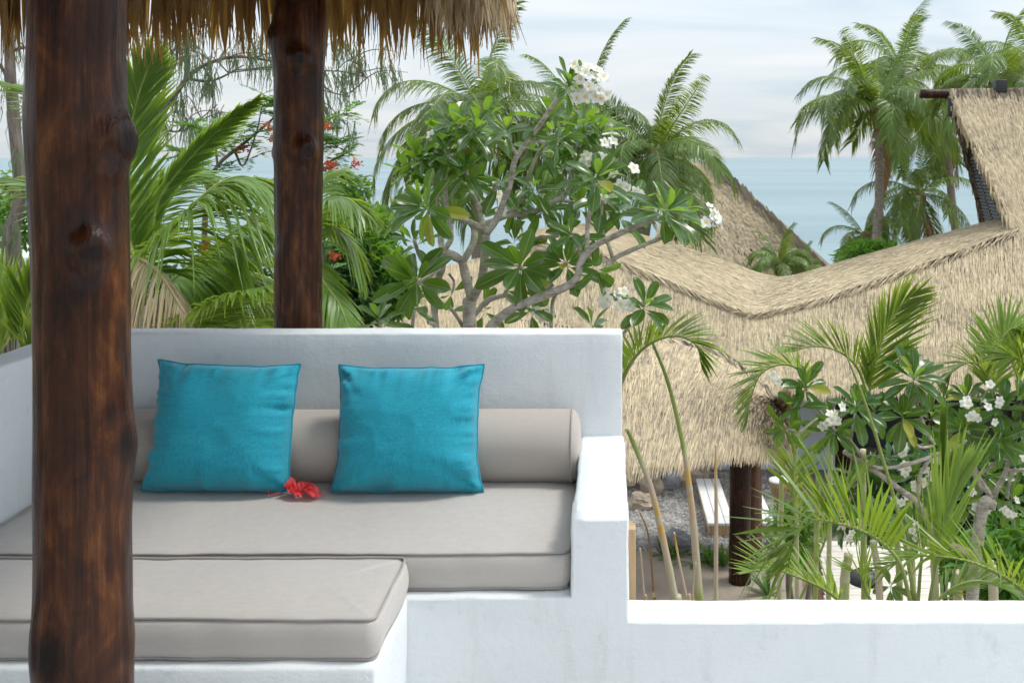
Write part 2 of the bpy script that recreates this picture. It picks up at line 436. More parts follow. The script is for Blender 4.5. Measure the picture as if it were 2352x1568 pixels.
# ---- geometry builders
def rbox(x0, x1, y0, y1, z0, z1, r=0.012, cell=0.06, amp=0.0022, seed=0.0):
    """box with worn, rounded arrises and a slightly uneven hand-finished surface"""
    def axis(a, b):
        n = max(1, int((b - a - 2 * r) / cell))
        return [a, a + .35 * r, a + r] + [a + r + (b - a - 2 * r) * i / n for i in range(1, n)] + [b - r, b - .35 * r, b]
    X, Y, Z = axis(x0, x1), axis(y0, y1), axis(z0, z1)
    nx, ny, nz = len(X) - 1, len(Y) - 1, len(Z) - 1
    idx, vs, fs = {}, [], []
    lo = Vector((x0 + r, y0 + r, z0 + r)); hi = Vector((x1 - r, y1 - r, z1 - r))
    def vid(i, j, k):
        key = (i, j, k)
        if key in idx: return idx[key]
        p = Vector((X[i], Y[j], Z[k]))
        q = Vector([min(max(p[a], lo[a]), hi[a]) for a in range(3)])
        d = (p - q)
        d = d.normalized() if d.length > 1e-9 else Vector((0, 0, 1))
        p = q + d * r
        s = p * 1.0 + Vector((seed, seed * .7, seed * .3))
        ne = sum(1 for a in range(3) if abs(Vector((X[i], Y[j], Z[k]))[a] - q[a]) > 1e-9)
        if ne > 1 and amp > 0: p = p - d * (.006 * max(0, noise.noise(s * 19) + .25 * noise.noise(s * 60)))
        h = amp * (noise.noise(s * 4.5) + 0.5 * noise.noise(s * 13) + 0.35 * noise.noise(s * 38))
        p = p + d * h
        idx[key] = len(vs); vs.append(p)
        return idx[key]
    for i in range(nx):
        for j in range(ny):
            fs.append((vid(i, j, 0), vid(i, j + 1, 0), vid(i + 1, j + 1, 0), vid(i + 1, j, 0)))
            fs.append((vid(i, j, nz), vid(i + 1, j, nz), vid(i + 1, j + 1, nz), vid(i, j + 1, nz)))
    for i in range(nx):
        for k in range(nz):
            fs.append((vid(i, 0, k), vid(i + 1, 0, k), vid(i + 1, 0, k + 1), vid(i, 0, k + 1)))
            fs.append((vid(i, ny, k), vid(i, ny, k + 1), vid(i + 1, ny, k + 1), vid(i + 1, ny, k)))
    for j in range(ny):
        for k in range(nz):
            fs.append((vid(0, j, k), vid(0, j, k + 1), vid(0, j + 1, k + 1), vid(0, j + 1, k)))
            fs.append((vid(nx, j, k), vid(nx, j + 1, k), vid(nx, j + 1, k + 1), vid(nx, j, k + 1)))
    mb = MB(); mb.add(vs, fs)
    return mb

def box(mb, x0, x1, y0, y1, z0, z1, tint=.5, mi=0):
    v = [(x, y, z) for x in (x0, x1) for y in (y0, y1) for z in (z0, z1)]
    f = [(0, 1, 3, 2), (4, 6, 7, 5), (0, 4, 5, 1), (2, 3, 7, 6), (0, 2, 6, 4), (1, 5, 7, 3)]
    mb.add(v, f, tint, mi)

def bevel_box(x0, x1, y0, y1, z0, z1, r=0.006):
    return rbox(x0, x1, y0, y1, z0, z1, r, 10, 0.0)

def catmull(pts, n):
    pts = [Vector(p) for p in pts]
    if len(pts) == 2:
        return [pts[0].lerp(pts[1], i / n) for i in range(n + 1)]
    ext = [pts[0] * 2 - pts[1]] + pts + [pts[-1] * 2 - pts[-2]]
    out = []
    segs = len(pts) - 1
    for i in range(n + 1):
        t = i / n * segs
        k = min(int(t), segs - 1); t -= k
        a, b_, c, d = ext[k], ext[k + 1], ext[k + 2], ext[k + 3]
        out.append(0.5 * ((2 * b_) + (c - a) * t + (2 * a - 5 * b_ + 4 * c - d) * t * t + (3 * b_ - a - 3 * c + d) * t ** 3))
    return out

def tube(mb, pts, radii, seg=8, tint=.5, mi=0, wob=0.0, cap=True, closed=False):
    """tapered tube along points; radii: list per point or (r0, r1); tint: value or list per point"""
    n = len(pts)
    pts = [Vector(p) for p in pts]
    if not isinstance(radii, list):
        radii = [radii[0] + (radii[1] - radii[0]) * i / max(1, n - 1) for i in range(n)]
    tl = tint if isinstance(tint, list) else [tint] * n
    vs, ts = [], []
    ref = None
    for i, p in enumerate(pts):
        if closed: t = pts[(i + 1) % n] - pts[i - 1]
        else: t = pts[min(i + 1, n - 1)] - pts[max(i - 1, 0)]
        t = t.normalized() if t.length > 1e-9 else Vector((0, 0, 1))
        if ref is None:
            ref = Vector((1, 0, 0)) if abs(t.x) < .8 else Vector((0, 1, 0))
        a = (ref - t * ref.dot(t)).normalized(); ref = a
        b_ = t.cross(a)
        for s in range(seg):
            an = 2 * math.pi * s / seg
            r = radii[i]
            if wob: r *= 1 + wob * noise.noise(p * 9 + Vector((math.cos(an), math.sin(an), 0)) * .9)
            vs.append(p + a * (r * math.cos(an)) + b_ * (r * math.sin(an)))
            ts.append(tl[i])
    fs = []
    for i in range(n if closed else n - 1):
        j = (i + 1) % n
        for s in range(seg):
            fs.append((i * seg + s, i * seg + (s + 1) % seg, j * seg + (s + 1) % seg, j * seg + s))
    if cap and not closed:
        fs.append(tuple(range(seg - 1, -1, -1)))
        fs.append(tuple((n - 1) * seg + s for s in range(seg)))
    mb.add(vs, fs, ts, mi)

# ------------------------------------------------------------------ ground, sea
mb = MB()
gx = [-260, -160, -90, -50, -25, -12, -5, 0, 5, 12, 25, 50, 90, 160, 260]
gy = [-40, -10, 0, 4, 8, 12, 16, 20, 24, 28, 34, 40, 46, 52, 58, 64, 72, 84]
vs = [(x, y, GZ + (0.12 * noise.noise(Vector((x * .2, y * .2, 0)))) * (1 if y > 25 else 0) - max(0, (y - 48)) * 0.14) for y in gy for x in gx]
fs = [(j * len(gx) + i, j * len(gx) + i + 1, (j + 1) * len(gx) + i + 1, (j + 1) * len(gx) + i) for j in range(len(gy) - 1) for i in range(len(gx) - 1)]
mb.add(vs, fs)
structure('ground', mb.mesh('ground', MAT['ground']), 'brown garden soil sloping to the shore')
mb = MB()
mb.add([(-30000, 66, SEA), (30000, 66, SEA), (30000, 45000, SEA), (-30000, 45000, SEA)], [(0, 1, 2, 3)])
structure('sea', mb.mesh('sea', MAT['sea']), 'pale turquoise sea reaching the horizon')

# ------------------------------------------------------------------ terrace and masonry seat
WALL_F, WALL_B = 3.77, 3.894       # back wall front and back face
WALL_T = EYE - 0.662
LX = -1.94                         # inner face of the left wall
BASE_F = 2.908                     # front of the seat base, arm and parapet
mb = MB()
box(mb, -4.2, 3.2, -2.5, BASE_F + .05, -0.25, 0.0)
box(mb, -4.2, 0.02, BASE_F + .05, 4.5, -0.25, -0.002)
structure('terrace_floor', mb.mesh('terrace_floor', MAT['floor'], False), 'pale concrete terrace floor')
tb = thing('terrace_building', 'white rendered storey carrying the terrace', 'building', (0, 0, GZ))
mb = MB(); box(mb, -4.1, 0.0, -2.4, 4.4, GZ, -0.253); part('wall', mb.mesh('wall', MAT['plaster'], False), tb)
mb = MB(); box(mb, 0.003, 3.1, -2.4, 2.95, GZ, -0.253); part('wall', mb.mesh('wall', MAT['plaster'], False), tb)

bench = thing('masonry_bench', 'white rendered masonry bench with high back wall, low armrest and adjoining parapet', 'bench', (-0.9, 3.3, 0))
part('back_wall', rbox(LX - .13, 0.048, WALL_F, WALL_B, 0.0, WALL_T, .007, .05, .0026, 1).mesh('back_wall', MAT['plaster']), bench)
part('side_wall', rbox(LX - .14, LX, 2.1, WALL_F + .04, 0.0, WALL_T - .003, .014, .06, .003, 7).mesh('side_wall', MAT['plaster']), bench)
part('seat_base', rbox(LX - .02, -0.09, BASE_F + .06, WALL_F + .05, 0.0, .324, .012, .05, .0020, 3).mesh('seat_base', MAT['plaster']), bench)
AT, PT = EYE - 1.046, EYE - 1.344           # tops of armrest and parapet
part('armrest', rbox(-0.110, 0.054, BASE_F + .05, WALL_F + .03, 0.0, AT - .0015, .016, .035, .004, 11).mesh('armrest', MAT['plaster']), bench)
def wavy_plate(outline, y0, y1, r):
    """plaster slab cut to an outline, edges hand rounded"""
    pts = []
    for i, p in enumerate(outline):
        q = outline[(i + 1) % len(outline)]
        L = math.hypot(q[0] - p[0], q[1] - p[1]); n = max(1, int(L / .035))
        for k in range(n):
            pts.append((p[0] + (q[0] - p[0]) * k / n, p[1] + (q[1] - p[1]) * k / n))
    m = len(pts)
    nr = []
    for i in range(m):
        a, b_ = pts[i - 1], pts[(i + 1) % m]
        t = Vector((b_[0] - a[0], b_[1] - a[1])).normalized()
        nr.append(Vector((t.y, -t.x)))
    prof = [(r, y0, 0), (r * .30, y0, .30), (0, y0, 1.0), (0, y1, 1.0), (r * .3, y1, .3), (r, y1, 0)]
    vs, fs = [], []
    loops = [(r, y0), (r * .55, y0 + r * .10), (r * .2, y0 + r * .42), (0, y0 + r), (0, y1 - r), (r * .3, y1 - r * .3), (r, y1)]
    for ins, y in loops:
        for i, p in enumerate(pts):
            s_ = Vector((p[0] * 1.0, y, p[1]))
            w = .0035 * noise.noise(s_ * 5) + .0022 * noise.noise(s_ * 22) - .004 * max(0, noise.noise(s_ * 17 + Vector((5, 0, 0)))) * (1 if 0 < ins < r else .3)
            if ins >= r: w = 0
            vs.append((p[0] - nr[i].x * (ins - w), y + .0016 * noise.noise(s_ * 6) * (ins < r), p[1] - nr[i].y * (ins - w)))
    for k in range(len(loops) - 1):
        for i in range(m):
            fs.append((k * m + i, k * m + (i + 1) % m, (k + 1) * m + (i + 1) % m, (k + 1) * m + i))
    fs.append(tuple(range(m - 1, -1, -1)))
    fs.append(tuple((len(loops) - 1) * m + i for i in range(m)))
    mb = MB(); mb.add(vs, fs)
    return mb
part('front_wall', wavy_plate([(LX + .01, 0.0), (3.1, 0.0), (3.1, PT), (0.057, PT), (0.056, AT), (-0.1115, AT), (-0.112, .3255), (LX + .01, .3255)], BASE_F - .004, BASE_F + .144, .009).mesh('front_wall', MAT['plaster']), bench, 'low white front wall running on as a parapet')
for pg in list(bpy.data.meshes['front_wall'].polygons)[-2:]: pg.use_smooth = False
plinth = single('masonry_plinth', rbox(LX - .01, -0.586, 2.505, BASE_F + .02, 0.0, .324, .009, .05, .0028, 23).mesh('plinth', MAT['plaster']),
                'white rendered plinth under the foremost seat cushion', 'plinth')
mb = bevel_box(0.035, 0.084, 3.20, 3.26, GZ, EYE - (1215 - CY) * 3.2 / FPX, .003)
single('timber_offcut', mb.mesh('timber', MAT['timber']), 'raw pale timber plank standing behind the white armrest', 'plank')

# ------------------------------------------------------------------ cushions
def rrect(x0, x1, y0, y1, r, ns):
    """rounded rectangle loop, ns points per side plus corners; equal count for all sizes"""
    pts = []
    cs = [(x1 - r, y0 + r, -90), (x1 - r, y1 - r, 0), (x0 + r, y1 - r, 90), (x0 + r, y0 + r, 180)]
    for q in range(4):
        cx, cy, a0 = cs[q]
        for k in range(7):
            a = math.radians(a0 + 90 * k / 6)
            pts.append((cx + r * math.cos(a), cy + r * math.sin(a)))
        nx_ = cs[(q + 1) % 4]
        e0 = pts[-1]
        a = math.radians(nx_[2])
        e1 = (nx_[0] + r * math.cos(a), nx_[1] + r * math.sin(a))
        n = ns[q % 2]
        for k in range(1, n):
            pts.append((e0[0] + (e1[0] - e0[0]) * k / n, e0[1] + (e1[1] - e0[1]) * k / n))
    return pts

def box_cushion(name, label, x0, x1, y0, y1, z0, z1, rc, crown, seed):
    t = thing(name, label, 'cushion', ((x0 + x1) / 2, (y0 + y1) / 2, z0))
    ns = (max(4, int((y1 - y0) / .03)), max(4, int((x1 - x0) / .03)))
    loops = []
    hy = (y1 - y0) / 2
    hz = (z1 - z0) / 2
    def ring(ins, z, fx=None):
        r = max(rc - ins, 0.002)
        pts = rrect(x0 + ins, x1 - ins, y0 + ins, y1 - ins, r, ns)
        return [Vector((p[0], p[1], z)) for p in pts]
    prof = []
    for t_ in (hy * .97, hy * .6, hy * .3, .05, .02, .006): prof.append((t_, z0 + .001, 'b'))
    for k in range(9):
        w = -1 + 2 * k / 8
        prof.append((-(0.011 * (1 - w * w)) + .003 * (abs(w) > .99), z0 + hz + w * hz * .93, 's'))
    for t_ in sorted((.006, .014, .028, .05, .08, .12, .16, hy * .93, hy)):
        if t_ > hy + 1e-6: continue
        e = min(t_ / hy, 1)
        prof.append((t_, z1 - .010 * math.exp(-t_ / .02), 't'))
    tmp = []
    for ins, z, kd in prof:
        pts = ring(ins, z)
        if ins >= hy:
            for p in pts: p.y = (y0 + y1) / 2
        for i, p in enumerate(pts):
            s = Vector((p.x * 1.7 + seed, p.y * 1.7, p.z * 2))
            if kd == 't':
                puck = math.exp(-ins / .045) * .0050 * noise.noise(Vector((i * .42 + seed * 9, ins * 5, 0)))
                ex = abs(p.x - (x0 + x1) / 2) / ((x1 - x0) / 2); ey = abs(p.y - (y0 + y1) / 2) / hy
                p.z += crown * 1.3 * max(0, 1 - ex ** 6) * max(0, 1 - ey ** 2.4)
                p.z += (.007 * noise.noise(s * 1.6) + .0022 * noise.noise(s * 6.0)) * min(1, ins / .1) + puck
            elif kd == 's':
                dirv = Vector((p.x - (x0 + x1) / 2, p.y - (y0 + y1) / 2, 0))
                nrm = Vector((math.copysign(1, dirv.x) if abs(dirv.x) > (x1 - x0) / 2 - .06 else 0, math.copysign(1, dirv.y) if abs(dirv.y) > hy - .06 else 0, 0))
                p += nrm * (.0060 * noise.noise(Vector((p.x * 9 + seed, p.y * 9, p.z * 7))))
                p.z += .006 * noise.noise(Vector((p.x * 2.3, p.y * 2.3, seed))) + .002 * noise.noise(Vector((p.x * 11, p.y * 11, seed)))
        tmp.append(pts)
    vs = [p for l in tmp for p in l]
    n = len(tmp[0])
    fs = [(k * n + i, k * n + (i + 1) % n, (k + 1) * n + (i + 1) % n, (k + 1) * n + i) for k in range(len(tmp) - 1) for i in range(n)]
    fs.append(tuple(range(n - 1, -1, -1)))
    mb = MB(); mb.add(vs, fs)
    part('cover', mb.mesh('cover', MAT['taupe']), t)
    for zc, li in ((z1, 15), (z0, 5)):
        src = [l for l, pr in zip(tmp, prof)]
        k = len([1 for pr in prof if pr[2] == 'b']) + (8 if zc == z1 else 0)
        pts = [p + Vector((0, 0, .002 if zc == z1 else -.001)) for p in tmp[k]]
        cxm, cym = (x0 + x1) / 2, (y0 + y1) / 2
        pts = [Vector((p.x + math.copysign(.0015, p.x - cxm), p.y + math.copysign(.0015, p.y - cym), p.z)) for p in pts]
        mb = MB(); tube(mb, pts, [.0032] * len(pts), 6, closed=True)
        part('piping', mb.mesh('piping', MAT['taupe_pipe']), t)
    return t

SEAT_T = EYE - 1.16
box_cushion('seat_cushion', 'long taupe seat cushion with piped edges against the back wall', LX + .006, -0.117, 2.945, WALL_F - .005, .328, SEAT_T - .004, .030, .006, 2.0)
box_cushion('seat_cushion', 'foremost taupe cushion on the projecting plinth', LX + .006, -0.592, 2.537, 2.932, .327, SEAT_T - .008, .026, .006, 5.0)

# bolster
BR = 0.128
bc = Vector((0, 3.638, SEAT_T + BR - .012))
bol = thing('bolster_cushion', 'long round taupe bolster lying along the white back wall', 'bolster', (-1, 3.638, SEAT_T))
mb = MB()
xs = [LX + .01 + i * (1.794) / 110 for i in range(111)]
vs, fs = [], []
SG = 40
prof = [(x, BR) for x in xs]
for i, (x, r) in enumerate(prof):
    for s in range(SG):
        a = 2 * math.pi * s / SG
        e = min(1, (xs[-1] - x) / .05)
        rr = r + .003 * noise.noise(Vector((x * 3, math.cos(a), math.sin(a)))) + .0028 * (1 - e) * noise.noise(Vector((0, math.cos(a) * 5, math.sin(a) * 5)))
        vs.append((x, bc.y - rr * math.cos(a), bc.z + rr * math.sin(a)))
for i in range(len(prof) - 1):
    for s in range(SG):
        fs.append((i * SG + s, i * SG + (s + 1) % SG, (i + 1) * SG + (s + 1) % SG, (i + 1) * SG + s))
mb.add(vs, fs)
part('cover', mb.mesh('cover', MAT['bolster']), bol)
mb = MB()
vs, fs = [], []
xe = xs[-1]
ends = [(0.0, 1.0), (.006, .985), (.016, .93), (.024, .82), (.030, .6), (.033, .3), (.034, .02)]
for dx_, k in ends:
    for s in range(SG):
        a = 2 * math.pi * s / SG
        vs.append((xe + dx_, bc.y - BR * k * math.cos(a), bc.z + BR * k * math.sin(a)))
for i in range(len(ends) - 1):
    for s in range(SG):
        fs.append((i * SG + s, i * SG + (s + 1) % SG, (i + 1) * SG + (s + 1) % SG, (i + 1) * SG + s))
mb.add(vs, fs)
part('end_cap', mb.mesh('end_cap', MAT['bolster']), bol)
mb = MB()
tube(mb, [(xe, bc.y - (BR + .001) * math.cos(2 * math.pi * s / 60), bc.z + (BR + .001) * math.sin(2 * math.pi * s / 60)) for s in range(60)], [.0042] * 60, 6, closed=True)
part('piping', mb.mesh('piping', MAT['taupe_pipe']), bol)

# scatter cushions
def pillow(label, tl, tr, bl, br, seed, dent, cv):
    """corner positions in the place; seam plane between them"""
    c = (tl + tr + bl + br) / 4
    nrm = ((tr - bl).cross(tl - br)).normalized()
    if nrm.y > 0: nrm = -nrm
    t = thing('scatter_cushion', label, 'cushion', (c.x, c.y, SEAT_T), 'teal scatter cushions')
    NN = 48
    def surf(side):
        vs = []
        for j in range(NN + 1):
            for i in range(NN + 1):
                u, v = -1 + 2 * i / NN, -1 + 2 * j / NN
                # edges drawn in between pointed corners
                pu = u * (1 - (cv[0] if u < 0 else cv[1]) * (1 - abs(v) ** 3.6) * (abs(u) ** 1.2))
                pv = v * (1 - (cv[2] if v > 0 else .012) * (1 - abs(u) ** 3.6) * (abs(v) ** 1.2))
                cor = 1 - .018 * (abs(u) * abs(v)) ** 9
                pu *= cor; pv *= cor
                pu += .016 * noise.noise(Vector((v * 4 + seed, u, 3))) * abs(u) ** 6; pv += .014 * noise.noise(Vector((u * 4 + seed, v, 7))) * (abs(v) ** 6 if v > 0 else 0)
                a, b_ = (pu + 1) / 2, (pv + 1) / 2
                p = bl * (1 - a) * (1 - b_) + br * a * (1 - b_) + tl * (1 - a) * b_ + tr * a * b_
                w = max(0, (1 - abs(u) ** 3.0)) ** .52 * max(0, (1 - abs(v) ** 3.0)) ** .52
                th = .118 * w * (1 + .25 * (-v) * .6)
                s = Vector((u * 1.3 + seed, v * 1.3, side * 2.0 + seed))
                ed = 1 - max(abs(u), abs(v))
                edge = math.exp(-ed / .16) * min(1, ed / .05)
                pc = v if abs(u) > abs(v) else u + 5 * math.copysign(1, v)
                # puckers running in from the seam and soft creases to the corners
                ang = math.atan2(v, u)
                puck = (noise.noise(Vector((pc * 5.5 + seed, seed + math.copysign(3, u + v), 0))) + .5 * noise.noise(Vector((pc * 13 + seed, seed, 2)))) * .046 * edge
                cre = 0
                for (sx, sy) in ((1, 1), (-1, 1), (1, -1), (-1, -1)):
                    du, dv = u - sx, v - sy
                    dist = math.hypot(du, dv)
                    an = math.atan2(dv, du)
                    cre += math.exp(-(dist / .55) ** 2) * noise.noise(Vector((an * 3.3 + seed * 3, sx * 2 + seed, sy))) * .022
                fold = (1 - abs(noise.noise(Vector((u * 1.5 + v * 1.1 + seed, v * 2.6 - u, seed)))) * 2) ** 3
                h = th + (puck + cre) * min(1, w * 3) + .009 * noise.noise(s * 1.1) * w + .003 * noise.noise(s * 2.3) * w + .0035 * fold * w
                h -= dent[2] * math.exp(-(((u - dent[0]) / .22) ** 2 + ((v - dent[1]) / .30) ** 2)) * w
                if side < 0: h *= .55
                p = p + nrm * (h * side)
                if j == NN or j == 0 or i == 0 or i == NN:
                    p = p + Vector((0, 0, .0035 * noise.noise(Vector((u * 3 + seed, v * 3, 1)))))
                vs.append(p)
        return vs
    mb = MB()
    f0 = [(j * (NN + 1) + i, j * (NN + 1) + i + 1, (j + 1) * (NN + 1) + i + 1, (j + 1) * (NN + 1) + i) for j in range(NN) for i in range(NN)]
    front = surf(1)
    mb.add(front, f0)
    back = surf(-1)
    mb.add(back, [tuple(reversed(f)) for f in f0])
    part('cover', mb.mesh('cover', MAT['teal']), t)
    loop = [front[i] for i in range(NN + 1)] + [front[j * (NN + 1) + NN] for j in range(1, NN + 1)] + \
           [front[NN * (NN + 1) + i] for i in range(NN - 1, -1, -1)] + [front[j * (NN + 1)] for j in range(NN - 1, 0, -1)]
    mb = MB(); tube(mb, loop, [.0042] * len(loop), 6, closed=True)
    part('piping', mb.mesh('piping', MAT['teal_dark']), t)

pillow('teal linen cushion nearest the foreground post, beside the red flower',
       P(361, 823, 3.57), P(694, 833, 3.57), P(320, 1128, 3.452), P(668, 1128, 3.452), 3.1, (-.15, .75, .026), (.115, .065, .085))
pillow('teal linen cushion nearest the armrest', P(775, 836, 3.57), P(1117, 834, 3.57), P(758, 1129, 3.452), P(1112, 1131, 3.452), 8.4, (-.35, .9, .020), (.085, .105, .075))

# fallen hibiscus
hz = SEAT_T + .006
hc = P(690, 1142, 3.42); hc.z = hz
hib = thing('hibiscus_flower', 'fallen red hibiscus flower lying on the taupe seat cushion', 'flower', hc)
rnd = random.Random(4)
def petal(base, az, el, L, W, curl, seed):
    vs, ts, fs = [], [], []
    d = Vector((math.cos(az) * math.cos(el), math.sin(az) * math.cos(el), math.sin(el)))
    s = Vector((-math.sin(az), math.cos(az), 0))
    up = s.cross(d) * -1
    if up.z < 0: up = -up
    nu, nv = 9, 12
    for j in range(nv + 1):
        v = j / nv
        w = W * (math.sin(min(1, v * 1.25) * math.pi * .52) ** .9) * (1 if v < .8 else 1 - (v - .8) * 1.1)
        for i in range(nu + 1):
            u = -1 + 2 * i / nu
            ruff = .008 * v * noise.noise(Vector((u * 2.2 + seed, v * 2.6, seed)))* 2 + .005 * v * math.sin(u * 7 + seed) 
            p = base + d * (L * v) + s * (w * u * .5) + up * (curl * v * v * L + .35 * w * u * u + ruff)
            if p.z < hz: p.z = hz + .002 * abs(noise.noise(p * 60))
            vs.append(p); ts.append(min(1, max(0, .25 + .6 * v + .25 * noise.noise(Vector((u * 4, v * 1.5, seed))))))
    for j in range(nv):
        for i in range(nu):
            k = j * (nu + 1) + i
            fs.append((k, k + 1, k + nu + 2, k + nu + 1))
    mb = MB(); mb.add(vs, fs, ts)
    part('petal', mb.mesh('petal', MAT['hibiscus']), hib)
b0 = hc + Vector((0, 0, .012))
petal(b0 + Vector((-.012, 0, 0)), math.radians(178), math.radians(30), .048, .046, .15, 1)
petal(b0 + Vector((-.005, .0, .0)), math.radians(225), math.radians(10), .042, .048, .15, 2)
petal(b0 + Vector((0, -.005, 0)), math.radians(285), math.radians(22), .040, .050, -.35, 3)
petal(b0 + Vector((.012, -.004, .004)), math.radians(335), math.radians(16), .056, .050, -.5, 4)
petal(b0 + Vector((0, .006, .0)), math.radians(75), math.radians(50), .046, .042, -.6, 5)
petal(b0 + Vector((.004, .004, .0)), math.radians(20), math.radians(45), .042, .038, -.8, 6)
petal(b0 + Vector((-.004, .004, .0)), math.radians(120), math.radians(40), .042, .038, -.3, 7)
for sgn, ln in ((-1, .10), (1, .082)):
    mb = MB()
    a = b0 + Vector((sgn * .01, -.004, .004 if sgn < 0 else .012))
    e = Vector((hc.x + sgn * ln, hc.y - .012, hz + .004))
    pts = catmull([a, a.lerp(e, .5) + Vector((0, 0, .004)), e], 8)
    tube(mb, pts, (.0016, .0011), 5)
    for k in range(9):
        q = pts[5].lerp(pts[-1], k / 8)
        tube(mb, [q, q + Vector((rnd.uniform(-.006, .006), rnd.uniform(-.006, .006), rnd.uniform(.001, .009)))], (.0007, .0009), 4)
    tube(mb, catmull([e, e + Vector((sgn * .006, 0, .004)), e + Vector((sgn * .006, .0, .018))], 5), (.001, .0012), 4)
    part('stamen', mb.mesh('stamen', MAT['stamen']), hib)

# ------------------------------------------------------------------ thatched shelter over the seat
shelter = thing('thatched_shelter', 'thatched shelter on dark log posts over the bench', 'shelter', (-1.2, 3.0, 0))
def log_post(edges, d, zbot, ztop, knots, label):
    tab = sorted([(EYE + (CY - y) * d / FPX, (xl - CX) * d / FPX, (xr - CX) * d / FPX) for y, xl, xr in edges])
    zs = [q[0] for q in tab]
    nz, nsg = 190, 64
    vs, ts, fs = [], [], []
    for k in range(nz + 1):
        z = zbot + (ztop - zbot) * k / nz
        xl = float(np.interp(z, zs, [q[1] for q in tab])); xr = float(np.interp(z, zs, [q[2] for q in tab]))
        cx, r = (xl + xr) / 2, (xr - xl) / 2
        r *= math.cos(math.atan2(abs(cx), d)) * .995
        for s in range(nsg):
            th = 2 * math.pi * s / nsg
            dirv = Vector((math.sin(th), -math.cos(th), 0))
            rr = r * (1 + .025 * noise.noise(Vector((dirv.x * 1.3, dirv.y * 1.3, z * 2.0 + d))) + .012 * noise.noise(Vector((dirv.x * 5, dirv.y * 5, z * 1.6))))
            rr += .0035 * noise.noise(Vector((dirv.x * 9, dirv.y * 9, z * 5)))
            tint = 0
            for (kth, kz, kr, kh) in knots:
                da = (th - kth + math.pi) % (2 * math.pi) - math.pi
                q = math.hypot(da * r, (z - kz) * .8) / kr
                if q < 3:
                    rr += kh * (math.exp(-q * q) - .75 * math.exp(-(q / .52) ** 2)) + .25 * kh * math.exp(-(q / .25) ** 2)
                    tint = max(tint, .95 * math.exp(-(q / .60) ** 4))
            vs.append(Vector((cx, d, z)) + dirv * rr); ts.append(tint)
    for k in range(nz):
        for s in range(nsg):
            fs.append((k * nsg + s, k * nsg + (s + 1) % nsg, (k + 1) * nsg + (s + 1) % nsg, (k + 1) * nsg + s))
    mb = MB(); mb.add(vs, fs, ts)
    return part('post', mb.mesh('post', MAT['log']), shelter, label)
def kz(y, d): return EYE + (CY - y) * d / FPX
D1, D2 = 2.1, 4.17
log_post([(-200, 66, 292), (0, 62, 296), (120, 60, 294), (250, 55, 299), (320, 56, 305), (400, 61, 300), (560, 68, 302), (800, 74, 303), (950, 76, 310), (1020, 76, 318), (1080, 75, 312), (1200, 76, 306), (1400, 76, 309), (1480, 75, 314), (1560, 75, 313), (1900, 73, 316), (2100, 73, 317)],
         D1, 0.0, 2.75,
         [(math.radians(76), kz(325, D1), .038, .050), (math.radians(40), kz(572, D1), .030, .050), (math.radians(-14), kz(1455, D1), .060, .022), (math.radians(75), kz(1015, D1), .05, .012), (math.radians(25), kz(1070, D1), .012, .010)],
         'dark stained log post standing in the foreground')
log_post([(-200, 634, 748), (0, 632, 748), (60, 624, 749), (90, 619, 749), (130, 623, 748), (180, 628, 746), (345, 627, 744), (400, 629, 742), (560, 629, 741), (750, 629, 742), (1200, 629, 742)],
         D2, -0.002, 2.75,
         [(math.radians(18), kz(140, D2), .032, .046), (math.radians(36), kz(348, D2), .036, .050), (math.radians(-86), kz(85, D2), .036, .026), (math.radians(-80), kz(352, D2), .016, .014), (math.radians(-50), kz(545, D2), .035, -.012)],
         'dark stained log post rising behind the white back wall')
# roof: hipped body
RX0, RX1, RY0, RY1, RZ = -5.4, -0.50, -1.2, 4.62, 2.36
AP0, AP1 = Vector((-2.95, 1.2, 4.3)), Vector((-2.95, 2.2, 4.3))
mb = MB()
c = [Vector((RX0, RY0, RZ)), Vector((RX1, RY0, RZ)), Vector((RX1, RY1, RZ)), Vector((RX0, RY1, RZ))]
up = Vector((0, 0, .16))
vv = c + [AP0, AP1] + [p + up for p in c] + [AP0 + up, AP1 + up]
mb.add(vv, [(0, 4, 1), (1, 4, 5, 2), (2, 5, 3), (3, 5, 4, 0), (6, 7, 10), (7, 8, 11, 10), (8, 9, 11), (9, 6, 10, 11), (0, 1, 7, 6), (1, 2, 8, 7), (2, 3, 9, 8), (3, 0, 6, 9)])
part('roof_lining', mb.mesh('roof_lining', MAT['thatch_base'], False), shelter)
for p0, p1, r in ((c[2] + Vector((-.10, -.10, -.05)), AP1 + Vector((0, 0, -.12)), .045), (c[1], AP0 + Vector((0, 0, -.12)), .045),
                  (Vector((-1.25, 4.2, 2.52)), Vector((-4.6, 4.2, 2.52)), .06), (Vector((-1.15, 4.3, 2.52)), Vector((-1.15, -.8, 2.52)), .06)):
    mb = MB(); tube(mb, [p0.lerp(p1, i / 8) for i in range(9)], (r, r), 10, wob=.1)
    part('rafter', mb.mesh('rafter', MAT['log']), shelter)

